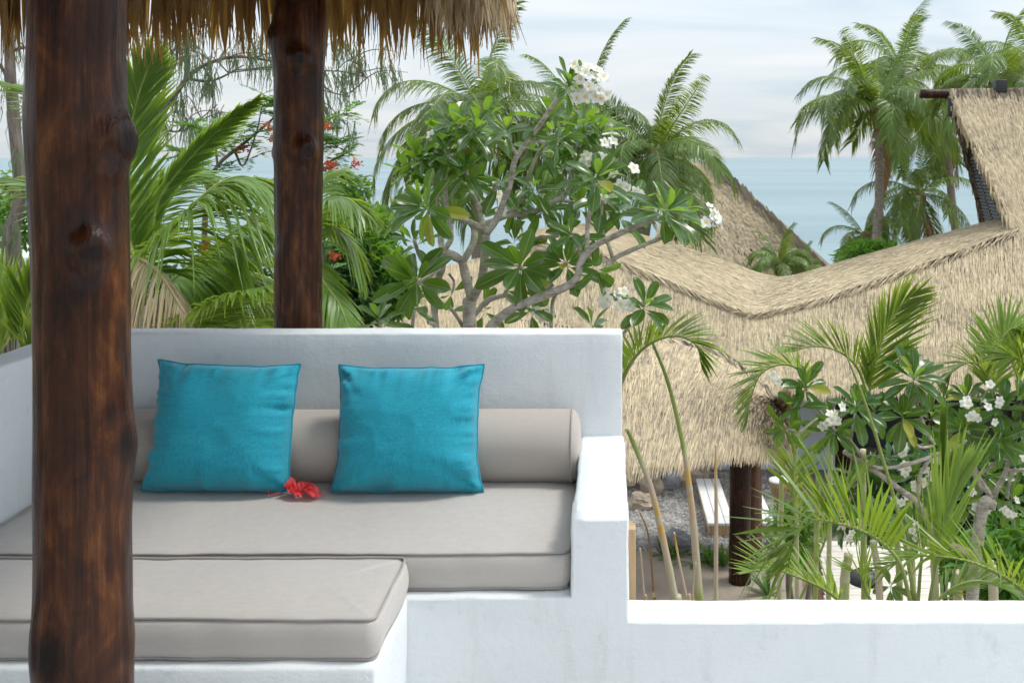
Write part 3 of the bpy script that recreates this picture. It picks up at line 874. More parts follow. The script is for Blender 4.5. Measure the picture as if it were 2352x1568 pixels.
rnd = random.Random(11)
def strand_mesh(seed):
    """one dry folded palm leaflet hanging from the eave, about 1 m long unit, tails split"""
    r = random.Random(seed)
    mb = MB()
    n = 9
    tails = r.choice((1, 2, 2, 3))
    split = r.uniform(.45, .75)
    w = 1.0
    bend = r.uniform(-.05, .05); tw = r.uniform(-.8, .8)
    vs, ts, fs = [], [], []
    for tl in range(tails):
        o = len(vs)
        a0, a1 = -1 + 2 * tl / tails, -1 + 2 * (tl + 1) / tails
        spread = (tl - (tails - 1) / 2) * r.uniform(.03, .10)
        ln = r.uniform(.75, 1.0)
        for i in range(n + 1):
            t = i / n
            z = -t * ln
            k = 1 if t < split else max(.12, 1 - (t - split) / (1 - split) * .88)
            mid = (a0 + a1) / 2
            off = spread * max(0, t - split) / (1 - split) + bend * t * t
            cz, sz = math.cos(tw * t), math.sin(tw * t)
            for e in (a0, (a0 + a1) / 2, a1):
                xx = (mid + (e - mid) * k) * .5
                yy = .14 * (1 - abs(e)) if e not in (a0, a1) else 0
                # x,y are in units of width, z in units of length; offset in lengths stored separately
                vs.append((xx * cz - yy * sz, xx * sz + yy * cz, z, off)); ts.append(.5 + .25 * noise.noise(Vector((seed, t * 3, tl))))
        for i in range(n):
            for q in range(2):
                k = o + i * 3 + q
                fs.append((k, k + 1, k + 4, k + 3))
    return vs, ts, fs
STR = [strand_mesh(s) for s in range(16)]
def put_strand(mb, p, L, W, rot, lean=(0, 0), tint=.5, var=0, flare=0.0):
    vs, ts, fs = STR[var]
    c, s = math.cos(rot), math.sin(rot)
    out = []
    for x, y, z, o in vs:
        X = x * W; Y = y * W
        X, Y = X * c - Y * s + o * L * c, X * s + Y * c + o * L * s
        t = -z
        out.append((p[0] + X + lean[0] * t * L, p[1] + Y + lean[1] * t * L, p[2] + z * L))
    mb.add(out, fs, [min(1, max(0, q - .5 + tint)) for q in ts])
# far eave: two layers; the larger strands are parts of their own
rest = MB(); outer = MB()
npart = 0
for k in range(400):
    x = rnd.uniform(-3.25, -0.55)
    y = RY1 - .02 + rnd.uniform(-.08, .08)
    L = rnd.uniform(.30, .47) * (1 if rnd.random() < .8 else 1.12)
    W = rnd.uniform(.012, .040)
    zt = RZ + .10
    tgt = MB() if (W > .017 and npart < 300) else rest
    put_strand(tgt, (x, y, zt), L, W, rnd.uniform(-.9, .9), (rnd.uniform(-.09, .09), rnd.uniform(-.05, .08)), rnd.uniform(.15, .6), rnd.randrange(16))
    if tgt is not rest:
        npart += 1
        part('thatch_strand', tgt.mesh('thatch_strand', MAT['eave']), shelter)
# side slope and outer courses; the corner sags lower than the side eave
for course in range(10):
    up_ = course * .075
    for k in range(400):
        y = rnd.uniform(1.0, RY1 + .02)
        q = min(1, max(0, (4.25 - y) / .8))
        x = RX1 - .10 * q - up_ * .72 + rnd.uniform(-.05, .04)
        z = RZ + .10 + .14 * q + up_ * .80 + rnd.uniform(-.03, .03)
        put_strand(outer, (x, y, z), rnd.uniform(.20, .36), rnd.uniform(.014, .030), rnd.uniform(-.5, 2.2), (.10 + rnd.uniform(-.12, .16), rnd.uniform(-.10, .10)), rnd.uniform(.15, 1.05), rnd.randrange(16))
    for k in range(150):
        x = rnd.uniform(-3.2, RX1 + .03)
        y = RY1 - up_ * .5 + rnd.uniform(-.02, .05)
        z = RZ + .40 + up_ * .95 + rnd.uniform(-.03, .03)
        put_strand(rest, (x, y, z), rnd.uniform(.22, .36), rnd.uniform(.012, .026), rnd.uniform(-.7, .7), (rnd.uniform(-.08, .08), .14), rnd.uniform(.4, .9), rnd.randrange(16))
for k in range(620):
    h = rnd.random()
    x = rnd.uniform(-.76, -.43) - .05 * h; y = rnd.uniform(4.12, 4.62)
    z = 2.34 + h * .42 - .25 * max(0, -.58 - x) * 0
    put_strand(outer, (x, y - .1 * h, z), rnd.uniform(.16, .30), rnd.uniform(.014, .032), rnd.uniform(-.6, .9), (rnd.uniform(-.10, .14), rnd.uniform(-.14, .05)), rnd.uniform(.15, 1.05), rnd.randrange(16))
part('thatch', outer.mesh('thatch', MAT['eave_lit']), shelter, 'pale thatch on the roof corner and side, sky light in its colour', 'stuff')
part('thatch', rest.mesh('thatch', MAT['eave']), shelter, 'dry straw coloured thatch of the shelter roof', 'stuff')

# ------------------------------------------------------------------ thatched houses in the garden
def polyline(pts, u):
    n = len(pts) - 1
    t = min(max(u, 0), 1) * n
    k = min(int(t), n - 1); t -= k
    return pts[k].lerp(pts[k + 1], t)

def thatch_sheet(root, name, up, lo, rows, cols, L, W, seed, along=0.0, dip=None, sag=0.0, mat='thatch', tint=(.25, .85), lift=.05, patch=1.0, skip=None, smooth=True, label=None):
    """slope between an upper and a lower line, laid with courses of palm leaf"""
    r = random.Random(seed)
    if smooth:
        up = catmull(up, 40); lo = catmull(lo, 40)
    def S(u, v):
        a, b_ = polyline(up, u), polyline(lo, u)
        p = a.lerp(b_, v)
        if sag:
            p = p + Vector((0, 0, sag * math.sin(math.pi * v)))
        return p
    mb = MB()
    gu, gv = 40, 10
    grid = []
    for j in range(gv + 1):
        for i in range(gu + 1):
            p = S(i / gu, j / gv)
            grid.append(p + Vector((0, .05, -.05)))
    mb.add(grid, [(j * (gu + 1) + i, (j + 1) * (gu + 1) + i, (j + 1) * (gu + 1) + i + 1, j * (gu + 1) + i + 1) for j in range(gv) for i in range(gu)])
    part('roof_lining', mb.mesh('roof_lining', MAT['thatch_base']), root)
    st = MB()
    for j in range(rows):
        for i in range(cols):
            u = (i + r.random()) / cols
            v = (j + r.uniform(-.4, .4)) / rows
            v = min(max(v, 0), 1)
            if skip and skip(u, v): continue
            p = S(u, v)
            tv = S(u, min(v + .03, 1.0)) - S(u, max(v - .03, 0))
            tu = S(min(u + .01, 1), v) - S(max(u - .01, 0), v)
            if tv.length < 1e-6 or tu.length < 1e-6: continue
            tv.normalize(); tu.normalize()
            n = tv.cross(tu)
            if n.length < .1: continue
            n.normalize()
            if n.z < 0: n = -n
            d = tv
            if along:
                sg = 1.0 if (dip is None or u < dip) else -1.0
                k = along
                d = (tv * (1 - k) + tu * (sg * k)).normalized()
            s = d.cross(n).normalized()
            d = (d + s * r.uniform(-.10, .10)).normalized()
            s = d.cross(n).normalized()
            l = L * r.uniform(.7, 1.25); w = W * r.uniform(.6, 1.3)
            h0 = r.uniform(.0, .02); h1 = lift * r.uniform(.2, 1.3)
            a = p + n * h0
            mid = p + d * (l * .6) + n * (h0 + h1 * .8)
            tip = p + d * l + n * (h0 + h1 * .55) + s * (w * r.uniform(-.6, .6))
            pt = .5 + .5 * noise.noise(p * .9 * patch + Vector((seed, 0, 0)))
            tn_ = tint[0] + (tint[1] - tint[0]) * (.58 * r.random() + .22 * pt + .20 * (.5 + .9 * noise.noise(Vector((p.x * .22, seed, p.z * 2.4 + .4 * noise.noise(p * .8))))))
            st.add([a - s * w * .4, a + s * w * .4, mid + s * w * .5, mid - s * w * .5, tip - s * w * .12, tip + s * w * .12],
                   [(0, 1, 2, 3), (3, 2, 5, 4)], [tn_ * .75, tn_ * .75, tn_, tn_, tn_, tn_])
    part(name, st.mesh(name, MAT[mat], False), root, label, 'stuff')
    return S

def FP(x, y):
    """point on the front slope of the big roof"""
    return P(x, y, 27.8 / (1.154 + (y - CY) / FPX))

house = thing('thatched_house', 'large thatched house with tall gable and sweeping ridge', 'house', (4, 22, GZ))
fr = [(1000, 613), (1120, 588), (1260, 562), (1400, 600), (1500, 640), (1620, 690), (1740, 728), (1900, 690), (2100, 622), (2335, 537), (2480, 537), (2640, 537)]
ev = [(960, 888), (1080, 888), (1220, 888), (1380, 888), (1490, 888), (1620, 888), (1740, 888), (1900, 888), (2110, 887), (2340, 886), (2500, 886), (2680, 886)]
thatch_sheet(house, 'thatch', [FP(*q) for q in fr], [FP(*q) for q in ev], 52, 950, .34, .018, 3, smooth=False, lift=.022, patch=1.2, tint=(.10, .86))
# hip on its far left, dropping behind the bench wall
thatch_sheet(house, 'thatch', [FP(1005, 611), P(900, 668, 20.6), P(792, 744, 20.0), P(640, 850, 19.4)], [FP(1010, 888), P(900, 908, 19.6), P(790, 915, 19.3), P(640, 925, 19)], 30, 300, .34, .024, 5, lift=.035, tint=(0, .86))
# saddle along the ridge: courses run down to the dip
back = [P(1180, 540, 24.0), P(1290, 520, 24.2), P(1386, 519, 24.6), P(1500, 548, 24.4), P(1640, 592, 24.0), P(1760, 632, 23.6), P(1830, 632, 23.6), P(1950, 597, 24.0), P(2110, 553, 24.4), P(2275, 507, 24.8)]
front = [FP(1200, 575), FP(1300, 560), FP(1400, 598), FP(1500, 638), FP(1620, 688), FP(1720, 724), FP(1830, 708), FP(1960, 668), FP(2130, 610), FP(2338, 534)]
front = [p + Vector((0, -.04, .06)) for p in front]
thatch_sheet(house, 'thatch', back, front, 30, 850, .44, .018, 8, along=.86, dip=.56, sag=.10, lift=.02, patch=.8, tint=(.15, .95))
mb = MB(); nf = len(front)
mb.add(list(front) + [p + Vector((0, .16, -.42)) for p in front], [(i, i + 1, nf + i + 1, nf + i) for i in range(nf - 1)])
part('ridge_skirt', mb.mesh('ridge_skirt', MAT['thatch_base']), house)
# ragged lip of the ridge course over the slope below
r_ = random.Random(5)
st = MB()
for k in range(2400):
    u = r_.random()
    p = polyline(front, u)
    sg = 1 if u < .56 else -1
    q = polyline(front, min(1, max(0, u + .012 * sg)))
    d = (q - p).normalized() * .8 + Vector((0, -.35, -.55)) * r_.uniform(.4, 1.0)
    d.normalize()
    s = d.cross(Vector((0, -.7, .7))).normalized()
    l, w = r_.uniform(.14, .34), r_.uniform(.014, .028)
    a = p + Vector((0, r_.uniform(-.02, .10), r_.uniform(-.05, .04)))
    tn_ = r_.uniform(.15, .95)
    st.add([a - s * w * .5, a + s * w * .5, a + d * l + s * w * .15, a + d * l - s * w * .15], [(0, 1, 2, 3)], tn_)
part('ridge_lip', st.mesh('ridge_lip', MAT['thatch'], False), house, 'ragged edge of the ridge thatch', 'stuff')
# tall gable roof
KR = 24.8
apex = P(2183, 210, KR)
ridge = [apex, P(2300, 208, KR), P(2480, 206, KR), P(2640, 204, KR)]
base = [FP(2335, 540), FP(2400, 540), FP(2500, 540), FP(2640, 540)]
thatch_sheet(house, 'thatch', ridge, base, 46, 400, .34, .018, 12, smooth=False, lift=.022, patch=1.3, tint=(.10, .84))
bk0, bk1 = P(2256, 508, 26.6), P(2700, 508, 26.6)
mb = MB()
rr = P(2640, 206, KR)
mb.add([apex, rr, bk1, bk0, apex + Vector((.02, -.1, -.16)), bk0 + Vector((.0, -.15, -.05))], [(0, 1, 2, 3), (0, 3, 5, 4)])
part('roof_lining', mb.mesh('roof_lining', MAT['thatch_base'], False), house)
# ragged verge seen edge on
st = MB()
for k in range(420):
    t = r_.random()
    p = apex.lerp(bk0, t) + Vector((r_.uniform(-.05, .10), r_.uniform(-.12, .05), r_.uniform(-.05, .05)))
    d = Vector((r_.uniform(-.1, .35), r_.uniform(-.4, .0), -1)).normalized()
    s = Vector((1, .3, 0)).normalized()
    l, w = r_.uniform(.2, .45), r_.uniform(.03, .06)
    st.add([p - s * w * .5, p + s * w * .5, p + d * l + s * w * .2, p + d * l - s * w * .2], [(0, 1, 2, 3)], r_.uniform(.0, .45))
for k in range(420):
    t = r_.random()
    p = apex.lerp(base[0], t) + Vector((r_.uniform(-.06, .06), r_.uniform(-.06, .06), r_.uniform(-.06, .06)))
    d = Vector((r_.uniform(-.15, .25), r_.uniform(-.4, -.1), -1)).normalized()
    s = Vector((1, .1, 0)).normalized()
    l, w = r_.uniform(.2, .4), r_.uniform(.03, .06)
    st.add([p - s * w * .5, p + s * w * .5, p + d * l + s * w * .2, p + d * l - s * w * .2], [(0, 1, 2, 3)], r_.uniform(.3, .9))
for k in range(900):
    x = r_.uniform(0, 1)
    p = polyline(ridge, x) + Vector((0, r_.uniform(-.08, .12), r_.uniform(.0, .07)))
    d = Vector((r_.uniform(-.15, .15), -.35, -.8)).normalized(); s = Vector((1, 0, 0)); l, w = r_.uniform(.2, .5), r_.uniform(.03, .07)
    st.add([p - s * w * .5, p + s * w * .5, p + d * l + s * w * .2, p + d * l - s * w * .2], [(0, 1, 2, 3)], r_.uniform(.0, .35))
part('verge_thatch', st.mesh('verge_thatch', MAT['thatch'], False), house, 'weathered grey thatch of ridge and verge', 'stuff')
# gable end: dark wall with louvre slats
gA = apex + Vector((.28, .05, -.25)); gF = FP(2335, 535) + Vector((.10, .35, 0)); gB = bk0 + Vector((.12, -.1, -.05))
mb = MB(); mb.add([gA, gB, gF], [(0, 1, 2)])
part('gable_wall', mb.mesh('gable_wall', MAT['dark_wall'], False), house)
for k in range(20):
    t0 = .42 + .56 * k / 20
    a, b_ = gA.lerp(gB, t0), gA.lerp(gF, t0)
    nrm = (gB - gA).cross(gF - gA).normalized()
    if nrm.x > 0: nrm = -nrm
    for s0, s1 in ((.10, .47), (.53, .90)):
        p, q = a.lerp(b_, s0), a.lerp(b_, s1)
        hgt = Vector((0, 0, .105)); 
        mb = MB()
        o1, o2 = nrm * .05, nrm * .12
        mb.add([p + o1, q + o1, q + o2 - hgt, p + o2 - hgt, p + o1 - nrm * .03, q + o1 - nrm * .03, q + o2 - hgt - nrm * .04, p + o2 - hgt - nrm * .04],
               [(0, 1, 2, 3), (4, 7, 6, 5), (0, 4, 5, 1), (3, 2, 6, 7), (0, 3, 7, 4), (1, 5, 6, 2)])
        part('louvre_slat', mb.mesh('louvre_slat', MAT['slat'], False), house)
lp0, lp1 = P(2113, 216, KR + .1), P(2200, 216, KR + .1)
mb = MB(); tube(mb, [lp0.lerp(lp1, i / 6) for i in range(7)], (.115, .125), 14, wob=.08)
part('ridge_pole', mb.mesh('ridge_pole', MAT['log']), house, 'dark log ridge pole poking out of the gable')
q = P(2183, 250, KR - .1); mb = bevel_box(q.x - .07, q.x + .10, q.y - .07, q.y + .07, q.z - .2, q.z + .26, .02)
part('wall_lamp', mb.mesh('wall_lamp', MAT['char']), house, 'black lamp under the gable tip')
q = P(2298, 195, KR); mb = bevel_box(q.x - .15, q.x + .13, q.y - .13, q.y + .13, q.z - .2, q.z + .12, .02)
part('ridge_vent', mb.mesh('ridge_vent', MAT['char']), house, 'black box vent on the ridge')
# walls under the eaves
def wallpart(name, x0, x1, d, z0, z1, mat, th=.12):
    mb = MB(); box(mb, (x0 - CX) * d / FPX, (x1 - CX) * d / FPX, d, d + th, z0, z1)
    part(name, mb.mesh(name, MAT[mat], False), house)
wallpart('wall', 1250, 1636, 21.8, GZ, -2.6, 'cream')
wallpart('wall', 1637, 1930, 21.84, GZ, -2.6, 'blue_paint')
wallpart('wall', 1930, 2500, 23.5, GZ, -2.4, 'dark_wall')  # near-black colour stands in for the shaded interior under the eave
for x in (1935, 2140, 2330):
    q = P(x, 1000, 20.9); mb = MB(); tube(mb, [(q.x, q.y, GZ), (q.x, q.y, -2.7)], (.16, .14), 14)
    part('column', mb.mesh('column', MAT['log']), house)
q = P(1582, 1080, 21.6); mb = bevel_box(q.x - .16, q.x + .16, q.y - .05, q.y + .15, GZ, q.z + .6, .02)
part('doorway', mb.mesh('doorway', MAT['char']), house, 'dark narrow doorway in the cream wall')

# nearer hut with its rounded hip
hut = thing('thatched_hut', 'low thatched hut with rounded hip and shaggy eave on a log post', 'hut', (1.5, 16, GZ))
upD = [P(1180, 730, 17), P(1430, 768, 17.0), P(1607, 796, 17.2), P(1700, 846, 17.0), P(1758, 900, 16.7), P(1795, 966, 16.3)]
loD = [P(1180, 1078, 13.9), P(1400, 1044, 14.4), P(1530, 1024, 14.9), P(1650, 1003, 15.4), P(1730, 990, 15.75), P(1806, 984, 16.1)]
SD = thatch_sheet(hut, 'thatch', upD, loD, 38, 600, .56, .017, 21, sag=.16, lift=.035, patch=1.0, tint=(.04, .76))
st = MB()
for k in range(1300):
    u = r_.random()
    p = SD(u, r_.uniform(.9, 1.0))
    d = Vector((r_.uniform(-.12, .16) + .1 * (u - .3), -.25 + r_.uniform(-.1, .1), -1)).normalized()
    s = Vector((.95, .3, 0)); l, w = r_.uniform(.18, .40), r_.uniform(.018, .036)
    m1 = p + d * l * .6
    st.add([p - s * w * .5, p + s * w * .5, m1 + s * w * .45, m1 - s * w * .45, p + d * l + s * w * .1, p + d * l - s * w * .1], [(0, 1, 2, 3), (3, 2, 4, 5)], r_.uniform(.05, .8))
part('eave_fringe', st.mesh('eave_fringe', MAT['thatch'], False), hut, 'shaggy straw eave fringe of the hut', 'stuff')
st = MB()
upDs = catmull(upD, 40)
for k in range(900):
    u = r_.uniform(.3, 1)
    p = polyline(upDs, u) + Vector((r_.uniform(-.05, .08), r_.uniform(-.1, .1), r_.uniform(-.03, .06)))
    d = (polyline(upDs, min(1, u + .02)) - polyline(upDs, u - .02)).normalized() + Vector((r_.uniform(-.3, .3), -.4, -.5))
    d.normalize(); s = d.cross(Vector((0, -.6, .8))).normalized(); l, w = r_.uniform(.25, .55), r_.uniform(.022, .045)
    st.add([p - s * w * .5, p + s * w * .5, p + d * l + s * w * .15, p + d * l - s * w * .15], [(0, 1, 2, 3)], r_.uniform(-.05, .55))
part('hip_thatch', st.mesh('hip_thatch', MAT['thatch'], False), hut, 'overlapping thatch along the hut hip', 'stuff')
mb = MB()
bkD = [p + Vector((.25, .9, -1.3)) for p in upDs]
mb.add(list(upDs) + bkD, [(i, i + 1, len(upDs) + i + 1, len(upDs) + i) for i in range(len(upDs) - 1)])
part('roof_lining', mb.mesh('roof_lining', MAT['thatch_base']), hut)
q = P(1699, 1200, 16.0); mb = MB()
tube(mb, [Vector((q.x, q.y, GZ)) .lerp(Vector((q.x + .02, q.y, -2.9)), i / 10) for i in range(11)], (.175, .17), 20, wob=.08)
part('post', mb.mesh('post', MAT['log']), hut)
q = P(1730, 1200, 16.6); mb = MB()
tube(mb, [Vector((q.x, q.y, GZ)).lerp(Vector((q.x, q.y, -2.9)), i / 10) for i in range(11)], (.15, .14), 16, wob=.08)
part('post', mb.mesh('post', MAT['timber_dark']), hut)

# distant roof by the sea
far = thing('thatched_house', 'distant steep thatched roof standing against the sea', 'house', P(1700, 500, 40) * Vector((1, 1, 0)) if False else (P(1700, 500, 40).x, 40, GZ))
thatch_sheet(far, 'thatch', [P(1560, 372, 40.5), P(1600, 371, 40.4), P(1645, 374, 40)], [P(1470, 660, 37), P(1650, 660, 37), P(1945, 660, 38)], 34, 90, .45, .11, 31, smooth=False, mat='thatch_far', lift=.05)
mb = MB(); a0, a1, a2 = P(1645, 374, 40), P(1945, 660, 38), P(1960, 655, 43)
mb.add([a0, a1, a2, a0 + Vector((-.5, 2, -.3))], [(0, 1, 2, 3)]); part('roof_lining', mb.mesh('roof_lining', MAT['thatch_far'], False), far)
st = MB()
for k in range(500):
    t = r_.random(); p = a0.lerp(a1, t) + Vector((r_.uniform(-.35, .05), r_.uniform(-.2, .1), r_.uniform(-.05, .12)))
    d = Vector((.5 + r_.uniform(-.2, .2), -.3, -.8)).normalized(); s = Vector((.5, -.1, .5)).normalized(); l, w = r_.uniform(.3, .6), r_.uniform(.06, .12)
    st.add([p - s * w * .5, p + s * w * .5, p + d * l + s * w * .2, p + d * l - s * w * .2], [(0, 1, 2, 3)], r_.uniform(.05, .5))
part('hip_thatch', st.mesh('hip_thatch', MAT['thatch_far'], False), far, 'weathered grey hip thatch', 'stuff')
mb = MB(); q = P(1650, 700, 39); box(mb, q.x - 1.5, q.x + 3.5, 39.2, 42.5, GZ, -3.0); part('wall', mb.mesh('wall', MAT['cream'], False), far)

# mint roofed bungalow at the far left
bun = thing('garden_bungalow', 'small bungalow with pale mint roof behind the left wall', 'house', (P(20, 600, 22).x, 22, GZ))
q = P(20, 560, 22)
mb = MB(); x0, x1 = P(-260, 0, 22).x, P(150, 0, 22).x
z0, z1 = EYE + (CY - 592) * 22 / FPX, EYE + (CY - 492) * 24 / FPX
mb.add([(x0, 22, z0), (x1, 22, z0), (x1 - .6, 24.4, z1), (x0, 24.4, z1), (x0, 22, z0 - .04), (x1, 22, z0 - .04), (x1 - .6, 24.4, z1 - .04), (x0, 24.4, z1 - .04)], [(0, 1, 2, 3), (4, 7, 6, 5), (0, 4, 5, 1), (1, 5, 6, 2)])
part('roof', mb.mesh('roof', MAT['mint'], False), bun)
mb = MB(); box(mb, x0, x1 + .05, 21.95, 22.05, z0 - .28, z0 - .045); part('fascia', mb.mesh('fascia', MAT['white_paint'], False), bun)
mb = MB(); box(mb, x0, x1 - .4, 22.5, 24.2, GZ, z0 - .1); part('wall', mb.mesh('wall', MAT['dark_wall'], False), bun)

# ------------------------------------------------------------------ garden floor between the houses
def sheet(name, pts, z, mat, label):
    mb = MB(); mb.add([(p[0], p[1], z) for p in pts], [tuple(range(len(pts)))])
    return structure(name, mb.mesh(name, MAT[mat], False), label)
def G(x, y, z=GZ):
    d = FPX * (EYE - z) / (y - CY)
    return P(x, y, d)
def Gx(x, d): return ((x - CX) * d / FPX, d)
sheet('gravel', [Gx(1280, 16.9), Gx(1500, 17.3), Gx(1780, 17.0), Gx(1800, 21.8), Gx(1280, 21.8)], GZ + .02, 'gravel', 'grey gravel bed behind the hut')
sheet('path', [Gx(1330, 13.0), Gx(1860, 12.2), Gx(1840, 16.6), Gx(1600, 17.0), Gx(1500, 17.3), Gx(1280, 17.0)], GZ + .03, 'path', 'worn beige concrete path')
r_ = random.Random(9)
st = MB()
OCT = [(1, 0, 0), (-1, 0, 0), (0, 1, 0), (0, -1, 0), (0, 0, 1), (0, 0, -1)]
OF = [(0, 2, 4), (2, 1, 4), (1, 3, 4), (3, 0, 4), (2, 0, 5), (1, 2, 5), (3, 1, 5), (0, 3, 5)]
for k in range(6500):
    d = r_.uniform(17.2, 21.6); x = r_.uniform(1300, 1790); q = Gx(x, d)
    s = r_.uniform(.014, .045) * (1.5 if r_.random() < .05 else 1); a = r_.random() * 6.28
    vs = [(q[0] + (v[0] * math.cos(a) - v[1] * math.sin(a)) * s * r_.uniform(.8, 1.3), q[1] + (v[0] * math.sin(a) + v[1] * math.cos(a)) * s * r_.uniform(.8, 1.3), GZ + .03 + v[2] * s * .7) for v in OCT]
    st.add(vs, OF, r_.random())
single('gravel_stones', st.mesh('gravel_stones', MAT['stone'], False), 'loose grey stones covering the gravel bed', 'gravel', None, 'stuff')

def rock(x, y, d, w, h, mat, label, seed):
    q = Gx(x, d); mb = MB(); vs, fs = [], []
    nu, nv_ = 14, 9
    for j in range(nv_ + 1):
        ph = math.pi * j / nv_
        for i in range(nu):
            th = 2 * math.pi * i / nu
            v = Vector((math.sin(ph) * math.cos(th), math.sin(ph) * math.sin(th), math.cos(ph)))
            k = 1 + .38 * noise.noise(v * 1.4 + Vector((seed * 3.1, 0, 0))) + .14 * noise.noise(v * 3.5 + Vector((seed, 0, 0)))
            vs.append((q[0] + v.x * w * k, q[1] + v.y * w * .8 * k, GZ + h * .7 + v.z * h * k))
    for j in range(nv_):
        for i in range(nu):
            fs.append((j * nu + i, (j + 1) * nu + i, (j + 1) * nu + (i + 1) % nu, j * nu + (i + 1) % nu))
    mb.add(vs, fs)
    single('boulder', mb.mesh('boulder', MAT[mat], False), label, 'rock', 'boulders around the gravel bed')
rock(1528, 1120, 20.6, .33, .34, 'rock', 'dark grey boulder in the middle of the rock row by the cream wall', 1)
rock(1496, 1122, 20.2, .24, .30, 'tan_rock', 'tan upright boulder beside the dark grey one', 2)
rock(1473, 1132, 19.4, .26, .20, 'tan_rock', 'flat tan boulder nearest the white armrest', 3)
rock(1452, 1128, 20.6, .26, .22, 'tan_rock', 'tan boulder half hidden behind the armrest', 6)
rock(1560, 1118, 20.8, .22, .30, 'tan_rock', 'pale boulder next to the dark doorway', 4)
rock(1596, 1120, 20.9, .26, .30, 'tan_rock', 'brown boulder nearest the white daybed', 8)
rock(1552, 1240, 17.35, .30, .20, 'rock', 'low dark boulder among the border leaves', 5)
rock(1792, 1240, 17.4, .25, .25, 'rock', 'grey boulder behind the garden torch', 7)

def daybed(x0, x1, d0, d1, z, label):
    t = thing('daybed', label, 'daybed', (Gx((x0 + x1) / 2, d0)[0], d0, GZ), 'white daybeds by the hut')
    a, b_ = Gx(x0, d0)[0], Gx(x1, d0)[0]
    n = 3
    for k in range(n):
        xa = a + (b_ - a) * k / n; xb = a + (b_ - a) * (k + 1) / n - .012
        mb = bevel_box(xa, xb, d0, d1, z, z + .05, .006); part('board', mb.mesh('board', MAT['white_paint']), t)
    mb = bevel_box(a + .02, b_ - .02, d0 + .03, d1 - .03, GZ, z - .003, .006); part('frame', mb.mesh('frame', MAT['timber']), t)
daybed(1626, 1688, 17.9, 20.4, GZ + .22, 'white boarded daybed beside the hut post')
daybed(1738, 1782, 17.9, 20.2, GZ + .22, 'white boarded daybed partly hidden behind the hut post and torch')

deck = thing('timber_deck', 'pale bleached timber deck seen between the palm stems', 'deck', (*Gx(2010, 14.5), GZ))
for k in range(26):
    d0 = 11.2 + k * .24
    xa = Gx(1886 + (17 - d0) * 6, d0)[0]; xb = Gx(2420, d0)[0]
    mb = bevel_box(xa, xb, d0, d0 + .225, GZ + .08, GZ + .14, .006)
    part('plank', mb.mesh('plank', MAT['deck']), deck)
mb = MB(); box(mb, Gx(1925, 14)[0], Gx(2400, 14)[0], 11.4, 17.2, GZ, GZ + .078); part('bearer', mb.mesh('bearer', MAT['timber_dark'], False), deck)

# garden torch
q = Gx(1791, 12.0)
tor = thing('garden_torch', 'rattan garden torch with white cup on a pole', 'torch', (q[0], q[1], GZ))
zt = EYE + (CY - 1106) * 12 / FPX
mb = MB(); tube(mb, [(q[0], q[1], GZ), (q[0] - .01, q[1], zt - .32)], (.018, .018), 8); part('pole', mb.mesh('pole', MAT['cane']), tor)
mb = MB(); tube(mb, [(q[0] - .01, q[1], zt - .34 + .34 * i / 6) for i in range(7)], [.028, .03, .055, .075, .09, .105, .115], 14); part('basket', mb.mesh('basket', MAT['rattan']), tor)
mb = MB(); tube(mb, [(q[0] - .01, q[1], zt + .004), (q[0] - .01, q[1], zt + .03)], (.118, .12), 16); part('cup', mb.mesh('cup', MAT['white_paint']), tor)
# path lamp and stump
q = Gx(1986, 10.5)
lm = thing('path_lamp', 'small black domed path lamp beside the deck', 'lamp', (q[0], q[1], GZ))
zt = EYE + (CY - 1318) * 10.5 / FPX
mb = MB(); tube(mb, [(q[0], q[1], GZ), (q[0], q[1], zt - .04)], (.03, .03), 10); part('stem', mb.mesh('stem', MAT['char']), lm)
mb = MB(); tube(mb, [(q[0], q[1], zt - .08), (q[0], q[1], zt - .05), (q[0], q[1], zt), (q[0], q[1], zt + .04), (q[0], q[1], zt + .055)], [.17, .17, .15, .09, .02], 18); part('shade', mb.mesh('shade', MAT['char']), lm)

